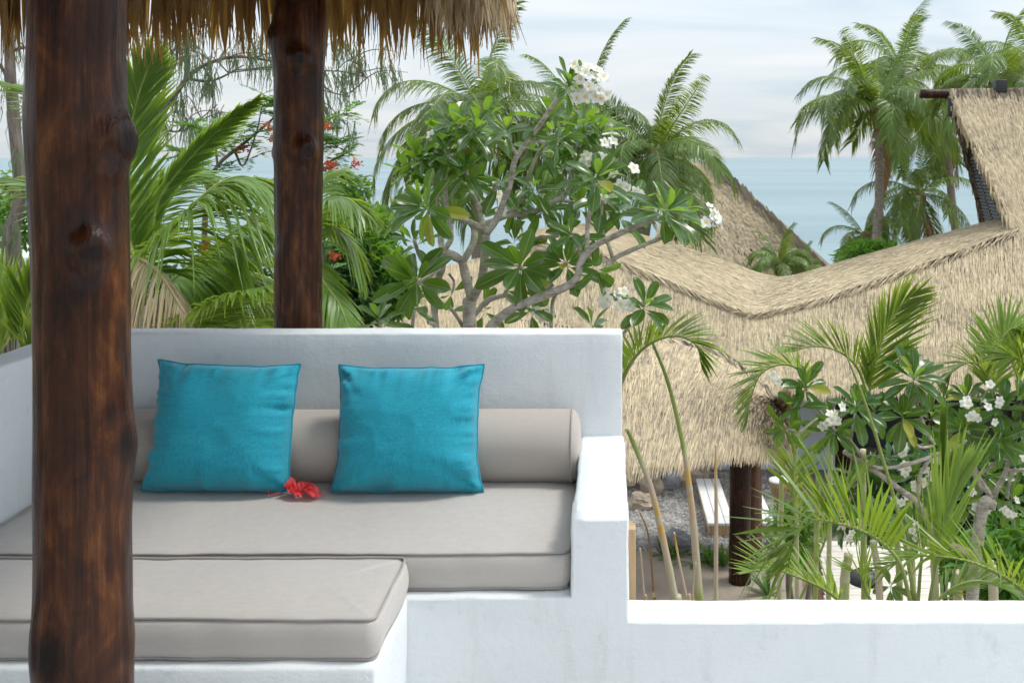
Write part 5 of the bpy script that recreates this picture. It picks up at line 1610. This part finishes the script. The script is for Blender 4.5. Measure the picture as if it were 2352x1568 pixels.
ROS2 = [
 (135, 500, -.35, (-.1, -.6, .8), 10, 1.0), (105, 590, -.4, (-.5, -.5, .5), 8, .85), (50, 690, -.4, (-.6, -.5, -.1), 8, .9), (262, 700, -.3, (-.1, -.8, .2), 9, 1.0),
 (362, 590, -.3, (.1, -.5, .8), 11, 1.05), (622, 465, -.15, (0, -.5, 1), 15, 1.2), (572, 635, -.2, (-.1, -.7, .7), 13, 1.05), (848, 690, 0, (0, -.8, .6), 13, 1.1),
 (1010, 600, .1, (.1, -.5, .9), 12, 1.1), (1000, 745, .0, (.1, -.9, .4), 12, 1.0), (1085, 560, .2, (.3, -.3, 1), 10, 1.0), (860, 560, .2, (0, -.2, 1), 10, 1.0),
 (560, 380, .3, (.1, -.2, 1), 9, .95), (1090, 700, .1, (.3, -.6, .6), 9, 1.0), (450, 610, -.1, (.1, -.6, .7), 8, .9), (700, 640, .3, (.1, -.4, .8), 9, 1.0),
 (760, 560, .4, (0, -.3, 1), 8, .95), (1120, 830, .3, (.4, -.5, .4), 9, 1.0), (950, 900, .5, (0, -.6, .5), 8, 1.0), (780, 720, .4, (0, -.5, .6), 8, .95),
 (620, 900, .4, (0, -.5, .6), 8, .95), (520, 1390, .2, (0, -.6, .7), 8, .9), (730, 1000, .5, (0, -.5, .6), 9, .95), (850, 1030, .6, (0, -.5, .6), 9, .95), (1060, 1010, .6, (0, -.5, .6), 10, 1.0),
 (600, 1130, .6, (0, -.5, .6), 9, .95), (430, 1130, .5, (0, -.5, .6), 7, .9),
]
CLU2 = [
 (245, 635, -.4, 8, .085, (.1, -1, .2), (300, 620, -.3)), (915, 610, -.1, 10, .11, (-.1, -1, .2), (860, 660, 0)), (975, 505, -.1, 2, .03, (0, -1, .3), (920, 580, -.1)), (1000, 560, -.1, 2, .03, (.2, -1, .3), (920, 600, -.1)),
 (5, 470, -.4, 3, .04, (-.3, -1, .2), (130, 500, -.35)), (565, 770, -.1, 4, .06, (0, -1, .2), None), (725, 850, .1, 4, .06, (0, -1, .2), None), (700, 890, .1, 3, .04, (-.3, -1, 0), None), (610, 880, .1, 4, .06, (0, -1, 0), None),
 (650, 940, .2, 3, .05, (0, -1, .2), None), (560, 1010, .2, 3, .05, (0, -1, .2), None), (620, 1140, .2, 4, .06, (0, -1, .2), None), (1085, 850, .3, 3, .05, (0, -1, .2), None), (1060, 1040, .3, 4, .06, (0, -1, .2), None), (930, 1050, .3, 3, .05, (0, -1, .2), None),
 (340, 1140, .2, 3, .06, (0, -1, .2), None), (870, 980, .3, 2, .04, (0, -1, .2), None),
]
plumeria('garden plumeria with dark rosettes and white blossoms beyond the low parapet', [q0, q1, q2], BR2, ROS2, CLU2, DR, 29, .215, cr2, 300)

# ------------------------------------------------------------------ near palms at the left
def frond_part(root, pts, n, Lmax, W, droop, seed, mat='palm_near', label=None, **k):
    a, b_ = MB(), MB()
    frond_geo(a, b_, pts, n, Lmax, W, droop, seed, **k)
    f = part('frond', a.mesh('frond', MAT[mat]), root, label)
    part('midrib', b_.mesh('midrib', MAT['rib' if mat not in ('pale_frond', 'dead_frond') else mat]), f)
    return f
DL = 7.2
cb = P(345, 690, DL)
lp = thing('coconut_palm', 'young coconut palm with big fronds between the two log posts', 'palm', (cb.x, DL, GZ), 'near palms behind the bench')
mb = MB(); tube(mb, [Vector((cb.x, DL, GZ)).lerp(cb, i / 10) for i in range(11)], (.16, .12), 12, wob=.1); part('trunk', mb.mesh('trunk', MAT['palm_trunk']), lp)
VX = Vector((1, 0, 0)); VY = Vector((0, 1, 0))
near = [
 # pts (x, y, depth), n, leaflet length, droop, side hint, mat, kwargs
 ([(318, 690, 7.2), (296, 520, 7.1), (298, 330, 7.0), (318, 220, 6.9), (352, 128, 6.8)], 95, .52, .05, Vector((1, .3, .1)), 'palm_near', dict(a0=36, a1=20, vee=.05)),
 ([(352, 660, 7.2), (356, 480, 7.3), (430, 370, 7.4), (520, 280, 7.4), (592, 226, 7.3)], 80, .30, .10, Vector((.5, .6, -.4)), 'palm_near', dict(a0=26, a1=20, vee=.5)),
 ([(330, 690, 7.0), (345, 590, 6.9), (420, 498, 6.8), (494, 428, 6.8), (560, 405, 6.8), (625, 432, 6.8)], 95, .72, .50, None, 'palm_near', dict(a0=66, a1=30, vee=-.15, limp=.5)),
 ([(360, 790, 6.9), (420, 752, 6.7), (494, 704, 6.6), (560, 672, 6.5), (640, 652, 6.4)], 85, .70, .30, None, 'palm_near', dict(a0=64, a1=36, vee=.1, deadtip=.25)),
 ([(345, 700, 7.3), (400, 640, 7.3), (480, 575, 7.4), (560, 520, 7.4), (640, 498, 7.4)], 90, .62, .75, None, 'palm_near', dict(a0=66, a1=34, vee=-.25, deadtip=.3)),
 ([(335, 700, 7.4), (310, 560, 7.6), (340, 440, 7.8), (420, 400, 8.0), (480, 420, 8.1)], 75, .62, .35, None, 'palm_near', dict(a0=60, a1=30, vee=.0)),
 ([(340, 720, 7.4), (420, 660, 7.6), (520, 620, 7.8), (620, 640, 8.0), (680, 690, 8)], 85, .66, .5, None, 'palm_near', dict(a0=66, a1=36, vee=-.1)),
 ([(330, 740, 7.2), (420, 745, 7.3), (520, 760, 7.4), (640, 790, 7.5)], 80, .66, .1, None, 'palm_near', dict(a0=66, a1=36, vee=.5)),
 ([(320, 700, 7.0), (250, 560, 6.9), (180, 470, 6.9), (90, 420, 6.9), (10, 420, 6.9)], 75, .60, .35, None, 'palm_near', dict(a0=62, a1=34, vee=.1)),
 ([(330, 700, 7.0), (270, 460, 7.2), (180, 300, 7.4), (90, 220, 7.5), (10, 190, 7.5)], 75, .55, .3, None, 'palm_near', dict(a0=58, a1=30, vee=.2)),
 ([(325, 720, 7.0), (260, 660, 7.0), (160, 640, 7.0), (60, 700, 7.0)], 70, .6, .4, None, 'palm_near', dict(a0=62, a1=34, vee=.1)),
]
for i, (pts, n, L, dr, sd, mt, kw) in enumerate(near):
    frond_part(lp, [P(*q) for q in pts], int(n * 1.45), L, .024, dr, 400 + i, mt, side=sd, ribr=.020, **kw)
frond_part(lp, [P(300, 592, 6.6), P(335, 602, 6.5), P(375, 640, 6.4), P(425, 722, 6.3)], 40, .36, .016, 1.3, 431, 'pale_frond', 'bleached dying frond hanging down', vee=-.2, a0=60, a1=30, tint=(.2, .9))
rp = thing('coconut_palm', 'drooping yellow green palm just right of the second log post', 'palm', (P(720, 600, 9).x, 9, GZ), 'near palms behind the bench')
mb = MB(); cb = P(715, 560, 9); tube(mb, [Vector((cb.x, 9, GZ)).lerp(cb, i / 10) for i in range(11)], (.15, .11), 12, wob=.1); part('trunk', mb.mesh('trunk', MAT['palm_trunk']), rp)
for i, pts in enumerate(([(715, 555, 9), (745, 470, 8.9), (795, 455, 8.8), (845, 495, 8.7)], [(715, 560, 9), (760, 520, 9), (810, 560, 9), (835, 640, 9)], [(715, 565, 9), (740, 640, 8.8), (780, 700, 8.7), (805, 770, 8.6)], [(715, 560, 9), (690, 500, 9), (650, 470, 9), (600, 500, 9)], [(715, 560, 9.1), (740, 420, 9.2), (780, 390, 9.3)])):
    frond_part(rp, [P(*q) for q in pts], 55, .40, .030, .55, 450 + i, 'palm_near', ribr=.016, vee=-.05, deadtip=.5, tint=(.4, .93))
# fan of light areca leaves at the left edge
ar = thing('areca_palm', 'light green areca palm at the left edge behind the side wall', 'palm', (P(20, 800, 5.6).x, 5.6, GZ), 'areca palms')
for i, pts in enumerate(([(30, 900, 5.6), (28, 780, 5.6), (12, 690, 5.6), (-20, 620, 5.6)], [(40, 900, 5.6), (50, 780, 5.6), (62, 690, 5.6), (85, 640, 5.6)], [(20, 900, 5.7), (-10, 760, 5.7), (-60, 690, 5.7)], [(45, 900, 5.5), (80, 800, 5.5), (130, 740, 5.5)])):
    frond_part(ar, [P(*q) for q in pts], 34, .36, .026, .12, 470 + i, 'areca', ribr=.009, vee=.4, a0=44, a1=22, start=.3)
for x in (28, 44):
    b_ = P(x, 900, 5.6); mb = MB(); tube(mb, [(b_.x, 5.6, GZ), b_], (.03, .02), 8); part('cane', mb.mesh('cane', MAT['cane']), ar)

# ------------------------------------------------------------------ areca palms beyond the parapet
def cane_part(root, pts, r0, r1, nodes, tints, seed):
    """ringed cane; pts given bottom to top"""
    C = catmull(pts, 60); mb = MB()
    rad, tl = [], []
    for i in range(61):
        t = i / 60; r = r0 + (r1 - r0) * t
        ph = (t * nodes) % 1
        rad.append(r * (1.10 if ph < .06 or ph > .96 else 1.0))
        tl.append(float(np.interp(t, [k / (len(tints) - 1) for k in range(len(tints))], tints)) if not (ph < .05) else .45)
    tube(mb, C, rad, 10, tint=tl)
    part('cane', mb.mesh('cane', MAT['cane']), root)
def down(x, y, d): # garden level under a point
    q = P(x, y, d); return Vector((q.x, d, GZ))
A1 = thing('areca_palm', 'clump of ringed areca canes just right of the white armrest', 'palm', down(1580, 1380, 6.2), 'areca palms')
for i, (pl, d, r0, r1, tt) in enumerate((
    ([(1556, 1420), (1550, 1374), (1522, 1233), (1494, 1116), (1457, 1022), (1440, 985)], 6.0, .034, .010, [.55, .55, .50, .78, .60, .35, .2, .2]),
    ([(1607, 1440), (1606, 1374), (1593, 1209), (1583, 1116), (1569, 1022), (1535, 880), (1490, 765)], 6.2, .036, .008, [.1, .15, .45, .60, .60, .78, .3, .2, .15, .15]),
    ([(1644, 1440), (1644, 1374), (1645, 1186), (1644, 1080), (1644, 1020)], 6.6, .026, .006, [.2, .35, .58, .62, .62, .78, .4]),
    ([(1503, 1420), (1502, 1374), (1490, 1233), (1468, 1172)], 6.0, .013, .004, [.98, .98, .92, .9]),
    ([(1584, 1420), (1577, 1374), (1560, 1290), (1548, 1222)], 6.1, .014, .006, [.6, .62, .6, .95]),
    ([(1484, 1420), (1480, 1374), (1474, 1300), (1470, 1258)], 6.3, .010, .005, [.7, .6, .6, .6]),
    ([(1592, 1420), (1590, 1374), (1598, 1290)], 6.15, .010, .004, [.7, .7, .5]))):
    top = [P(x, y, d) for x, y in pl]
    g_ = down(pl[0][0], pl[0][1], d)
    cane_part(A1, [g_, g_.lerp(top[0], .6)] + top, r0, r1, 26, [tt[0]] * 3 + tt, 500 + i)
frond_part(A1, [P(1398, 985, 6.3), P(1432, 868, 6.2), P(1478, 800, 6.15), P(1545, 772, 6.1), P(1598, 792, 6.1), P(1612, 845, 6.1)], 60, .34, .024, .16, 520, 'areca', ribr=.014, vee=.75, a0=62, a1=28, tint=(.1, .6))

A2 = thing('areca_palm', 'large areca palm with upright fronds beyond the middle of the parapet', 'palm', down(2060, 1400, 5.4), 'areca palms')
def dz(zx, zy, d): return P(1780 + zx * .5125, 631.6 + zy * .5125, d)
near2 = [
 ([(610, 1480), (560, 1290), (470, 1190), (380, 1142), (280, 1112), (170, 1100), (90, 1180), (60, 1310)], 5.0, 30, .52, .030, .10, dict(vee=.95, a0=78, a1=40, sides=(1, -1), start=.2, limp=.8, tint=(.05, .5)), 'palm_near'),
 ([(1160, 1450), (1040, 1360), (900, 1292), (760, 1262), (620, 1262), (480, 1315)], 5.2, 44, .40, .020, .12, dict(vee=.7, a0=60, a1=26, start=.05, limp=.5), 'areca'),
 ([(330, 1500), (240, 1420), (120, 1360), (0, 1320), (-110, 1330)], 5.3, 40, .36, .016, .10, dict(vee=.55, a0=60, a1=30, start=.1), 'areca'),
 ([(690, 1480), (720, 1300), (745, 1150), (780, 1020), (840, 880)], 5.4, 16, .55, .028, .02, dict(vee=.1, a0=20, a1=8, start=.2, side=Vector((1, .2, 0))), 'areca'),
 ([(630, 1460), (560, 1100), (430, 650), (345, 420), (290, 300)], 6.4, 8, .30, .020, .05, dict(vee=.1, a0=20, a1=10, start=.8, ribr=.017), 'areca'),
 ([(420, 540), (440, 430), (480, 290), (545, 160), (640, 70)], 7.6, 60, .52, .024, .10, dict(vee=.45, a0=44, a1=22, start=.05, side=Vector((1, .3, .2))), 'areca'),
 ([(420, 560), (370, 420), (290, 345), (180, 320), (70, 345)], 7.6, 55, .42, .020, .15, dict(vee=.85, a0=58, a1=30, start=.1), 'areca'),
 ([(150, 560), (120, 440), (40, 400), (-60, 440), (-110, 560), (-125, 660)], 7.2, 50, .36, .022, .12, dict(vee=.5, a0=60, a1=30, start=.1), 'areca'),
 ([(970, 560), (985, 420), (1010, 300), (1060, 240), (1110, 250)], 7.9, 55, .45, .022, .2, dict(vee=.4, a0=46, a1=24, start=.05, side=Vector((-1, .2, .2))), 'areca'),
 ([(980, 560), (940, 440), (880, 390), (800, 430), (780, 470)], 7.9, 45, .34, .020, .2, dict(vee=.4, a0=56, a1=28, start=.1), 'areca'),
 ([(1180, 560), (1140, 430), (1080, 370), (1000, 380)], 7.5, 50, .42, .020, .15, dict(vee=.5, a0=56, a1=28, start=.1), 'areca'),
 ([(1180, 700), (1100, 500), (1060, 350), (1110, 250)], 8.0, 50, .42, .020, .15, dict(vee=.5, a0=50, a1=26, start=.1), 'areca'),
 ([(690, 1490), (800, 1400), (900, 1370), (1010, 1390), (1100, 1450)], 5.6, 36, .30, .018, .2, dict(vee=.3, a0=60, a1=30, start=.1), 'palm_near'),
 ([(640, 1480), (660, 1250), (700, 1100), (760, 950), (780, 860)], 5.6, 22, .42, .024, .05, dict(vee=.4, a0=30, a1=12, start=.2), 'areca'),
 ([(100, 1480), (200, 1250), (260, 1100), (330, 960), (420, 860)], 7.0, 30, .40, .024, .1, dict(vee=.4, a0=42, a1=20, start=.2), 'areca'),
 ([(60, 1480), (90, 1200), (80, 950), (90, 800), (140, 720)], 8.5, 36, .45, .024, .2, dict(vee=.3, a0=46, a1=24, start=.3), 'areca'),
 ([(440, 1480), (400, 1400), (380, 1340), (330, 1320)], 5.5, 12, .3, .022, .05, dict(vee=.6, a0=40, a1=20, start=.1), 'areca'),
]
for i, (pts, d, n, L, W, dr, kw, mt) in enumerate(near2):
    kw = dict(kw); rb = kw.pop('ribr', .011)
    frond_part(A2, [dz(x, y, d) for x, y in pts], n, L, W, dr, 540 + i, mt, ribr=rb, **kw)
# closed spear leaf
mb = MB(); rg = random.Random(3)
for k in range(16):
    o = rg.uniform(-14, 14)
    pl = [dz(750 + o * .6, 1300, 5.5), dz(752 + o * .5, 1000, 5.5), dz(756 + o, 700, 5.5), dz(760 + o * 1.6, 560 + rg.uniform(-60, 60), 5.5)]
    C = catmull(pl, 8); s = Vector((.8, .6, 0)).normalized(); vs = []
    for i_, c_ in enumerate(C):
        w = .010 * (1 - (i_ / 8) ** 3) + .001
        vs += [c_ - s * w, c_ + s * w]
    mb.add(vs, [(2 * q, 2 * q + 1, 2 * q + 3, 2 * q + 2) for q in range(8)], rg.uniform(.2, .98))
part('spear_leaf', mb.mesh('spear_leaf', MAT['areca']), A2, 'closed upright spear leaf with dry tip')
for i, (x0, x1, y1, d, r0, tt) in enumerate(((560, 545, 1150, 8.2, .035, .35), (470, 440, 1190, 7.5, .035, .6), (720, 690, 900, 7.8, .038, .4), (310, 330, 1250, 7.2, .045, .38), (180, 195, 900, 8.6, .03, .3), (820, 810, 1380, 5.8, .034, .7), (100, 90, 760, 9.0, .028, .45), (240, 250, 700, 9.2, .03, .4), (400, 395, 780, 9.0, .035, .3), (980, 960, 1280, 6.5, .04, .55), (620, 600, 950, 8.8, .035, .35), (20, 30, 900, 8.8, .03, .4))):
    t_ = dz(x1, y1, d); b_ = dz(x0, 1480, d); g_ = Vector((b_.x, d, GZ))
    cane_part(A2, [g_, g_.lerp(b_, .5), b_, t_], r0, r0 * .7, 24, [tt, tt + .1, tt - .1, tt, .3], 580 + i)

# ------------------------------------------------------------------ flame tree
DF = 10.5
ft = thing('flame_tree', 'flame tree with feathery leaves and red blossoms behind the posts', 'tree', (P(520, 700, DF).x, DF, GZ))
fb = [
 ([(500, 720, 0), (540, 600, 0), (570, 520, 0), (600, 460, .2), (640, 400, .3)], .055, .03),
 ([(500, 700, 0), (470, 560, 0), (480, 440, 0), (500, 380, 0), (560, 330, 0), (625, 275, .1)], .05, .018),
 ([(480, 440, 0), (450, 380, 0), (420, 340, .1)], .025, .01), ([(500, 380, 0), (490, 320, 0), (455, 290, 0)], .02, .008),
 ([(540, 350, 0), (560, 380, 0), (590, 300, 0), (600, 250, 0)], .02, .008), ([(600, 460, .2), (680, 420, .3), (740, 380, .3), (800, 350, .3)], .03, .01),
 ([(640, 400, .3), (690, 330, .3), (745, 280, .3), (790, 260, .3)], .028, .008), ([(740, 380, .3), (770, 420, .3), (820, 410, .3)], .016, .008), ([(690, 330, .3), (760, 320, .3), (775, 340, .3)], .016, .006),
 ([(570, 520, 0), (620, 560, .1), (700, 560, .2), (780, 560, .2)], .03, .01), ([(640, 700, .1), (700, 640, .1), (760, 620, .1)], .03, .01), ([(625, 275, .1), (640, 240, .1), (600, 215, .1)], .014, .006),
]
for pl, a, b_ in fb:
    mb = MB(); tube(mb, catmull([P(x, y, DF + dd) for x, y, dd in pl], 14), (a * .7, b_ * .7), 7, wob=.15); part('branch', mb.mesh('branch', MAT['dark_bark']), ft)
mb = MB(); q = P(500, 720, DF); tube(mb, [Vector((q.x, DF, GZ)), q], (.16, .06), 10); part('trunk', mb.mesh('trunk', MAT['dark_bark']), ft)
def flame_leaf(seed):
    r = random.Random(seed); mb = MB()
    for k in range(9):
        t = .15 + .85 * k / 8
        for sd in (-1, 1):
            base_ = Vector((t, 0, -.25 * t * t)); d = Vector((.45, sd * .85, -.15 + r.uniform(-.2, .2))).normalized()
            l = .36 * math.sin(math.pi * (.2 + .7 * t)) * r.uniform(.8, 1.1); s = Vector((-d.y, d.x, r.uniform(-.4, .4))).normalized()
            mb.add([base_, base_ + d * l * .5 + s * .05, base_ + d * l, base_ + d * l * .5 - s * .05], [(0, 1, 2, 3)], r.random())
    tube(mb, [(0, 0, 0), (.5, 0, -.06), (1, 0, -.25)], (.012, .005), 4)
    return mb.mesh('leaf', MAT['flame_leaf'])
FLV = [flame_leaf(s) for s in range(4)]
rg = random.Random(77)
for pl, a, b_ in fb:
    C = catmull([P(x, y, DF + dd) for x, y, dd in pl], 14)
    for k in range(22):
        p = polyline(C, rg.uniform(.40, 1.0)) if pl[0][1] < 700 or True else C[-1]
        s = rg.uniform(.20, .34)
        M_ = Matrix.Translation(p) @ Matrix.Rotation(rg.random() * 6.28, 4, 'Z') @ Matrix.Rotation(rg.uniform(-.7, .4), 4, 'Y') @ Matrix.Scale(s, 4)
        part('leaf', FLV[rg.randrange(4)], ft, mat=M_)
for (x, y) in ((515, 482), (555, 345), (762, 384), (816, 378), (776, 545), (470, 572), (618, 295), (750, 625), (632, 318), (748, 290), (440, 405), (770, 590), (755, 380)):
    mb = MB(); p = P(x, y, DF - .1); r_s = .085 if (x, y) == (515, 482) else .06
    for k in range(34):
        o = Vector((rg.gauss(0, 1), rg.gauss(0, 1), rg.gauss(0, .8))) * r_s * .48
        d = Vector((rg.uniform(-1, 1), rg.uniform(-1, 1), rg.uniform(-.6, 1))).normalized(); s = d.cross(Vector((.2, .5, .8))).normalized(); l = .045
        mb.add([p + o, p + o + d * l * .6 + s * .016, p + o + d * l, p + o + d * l * .6 - s * .016], [(0, 1, 2, 3)], rg.random())
    part('flower_cluster', mb.mesh('flower_cluster', MAT['red']), ft)

# ------------------------------------------------------------------ casuarina
DC = 15.0
ca = thing('casuarina_tree', 'wispy casuarina tree with drooping needles behind the log posts', 'tree', (P(35, 600, DC).x, DC, GZ))
cbm = [
 ([(60, 760, 0), (30, 560, 0), (45, 440, 0), (30, 250, 0), (22, 100, 0), (30, -60, 0)], .17, .11), ([(10, 640, .2), (20, 520, .2), (70, 420, .2), (60, 330, .2)], .12, .05),
 ([(45, 440, 0), (150, 400, 0), (280, 350, 0), (370, 265, 0), (425, 185, 0), (470, 150, 0), (540, 130, 0), (620, 140, 0)], .10, .03),
 ([(425, 185, 0), (432, 120, 0), (425, 60, 0), (440, 10, 0)], .05, .03), ([(372, 260, 0), (380, 190, 0), (405, 140, 0), (400, 60, 0)], .05, .02),
 ([(430, 182, 0), (490, 185, 0), (560, 150, 0)], .04, .015), ([(620, 140, 0), (700, 160, 0), (790, 165, 0), (845, 180, 0)], .03, .01), ([(770, 165, 0), (800, 140, 0), (830, 155, 0)], .016, .008),
 ([(700, 160, 0), (770, 215, 0), (815, 210, 0)], .016, .008), ([(22, 120, 0), (60, 110, 0), (120, 130, 0)], .05, .02), ([(25, 200, 0), (0, 150, 0), (-40, 120, 0)], .05, .02), ([(720, 285, 0), (770, 265, 0), (800, 290, 0)], .012, .006),
 ([(340, 290, 0), (420, 300, 0), (500, 240, 0)], .03, .012),
]
C_all = []
for pl, a, b_ in cbm:
    C = catmull([P(x, y, DC + dd) for x, y, dd in pl], 16); C_all.append(C)
    mb = MB(); tube(mb, C, (a * .62, b_ * .62), 8, wob=.15); part('trunk' if pl[0] == (60, 760, 0) else 'branch', mb.mesh('branch', MAT['dark_bark']), ca)
mb = MB(); q = P(60, 760, DC); tube(mb, [Vector((q.x, DC, GZ)), q], (.22, .12), 10); part('trunk', mb.mesh('trunk', MAT['dark_bark']), ca)
rg = random.Random(56)
for ci, C in list(enumerate(C_all)):
    if ci < 2: continue
    for k in range(6 if ci in (2, 4, 5, 12) else 3):
        p = polyline(C, rg.uniform(.3, 1)); a = rg.uniform(-.6, 3.7); l = rg.uniform(.5, 1.1)
        q = [p, p + Vector((math.cos(a) * .5, rg.uniform(-.3, .3), abs(math.sin(a)) * .45 + .05)) * l, p + Vector((math.cos(a), rg.uniform(-.4, .4), abs(math.sin(a)) * .5)) * l]
        mb = MB(); Ct = catmull(q, 8); tube(mb, Ct, (.011, .004), 5); part('branch', mb.mesh('branch', MAT['dark_bark']), ca); C_all.append(Ct)
st = MB(); rg = random.Random(55)
for ci, C in enumerate(C_all):
    n = {0: 16, 2: 16, 3: 5, 4: 5, 5: 6, 6: 7, 7: 4, 8: 4, 11: 3, 12: 4}.get(ci, 2)
    for k in range(n):
        t = rg.uniform(.35 if ci == 2 else .2, 1.0)
        p = polyline(C, t) + Vector((rg.uniform(-.12, .12), rg.uniform(-.3, .3), rg.uniform(-.05, .10)))
        ln = rg.uniform(.22, .5)
        dv = Vector((rg.uniform(-.5, .5), rg.uniform(-.3, .3), 0))
        for q_ in range(11):
            a = p + Vector((rg.gauss(0, .05), rg.gauss(0, .05), rg.uniform(-.15, .05))); l = ln * rg.uniform(.5, 1.1)
            e1 = a + dv * l * .35 + Vector((rg.uniform(-.03, .03), 0, -.35 * l)); e2 = e1 + Vector((rg.uniform(-.05, .05), rg.uniform(-.03, .03), -.6 * l))
            w = rg.uniform(.004, .008); s = Vector((1, rg.uniform(-.4, .4), 0))
            st.add([a - s * w, a + s * w, e1 + s * w, e1 - s * w, e2 + s * w * .5, e2 - s * w * .5], [(0, 1, 2, 3), (3, 2, 4, 5)], rg.random())
part('needles', st.mesh('needles', MAT['needle'], False), ca, 'drooping grey green casuarina needles', 'stuff')
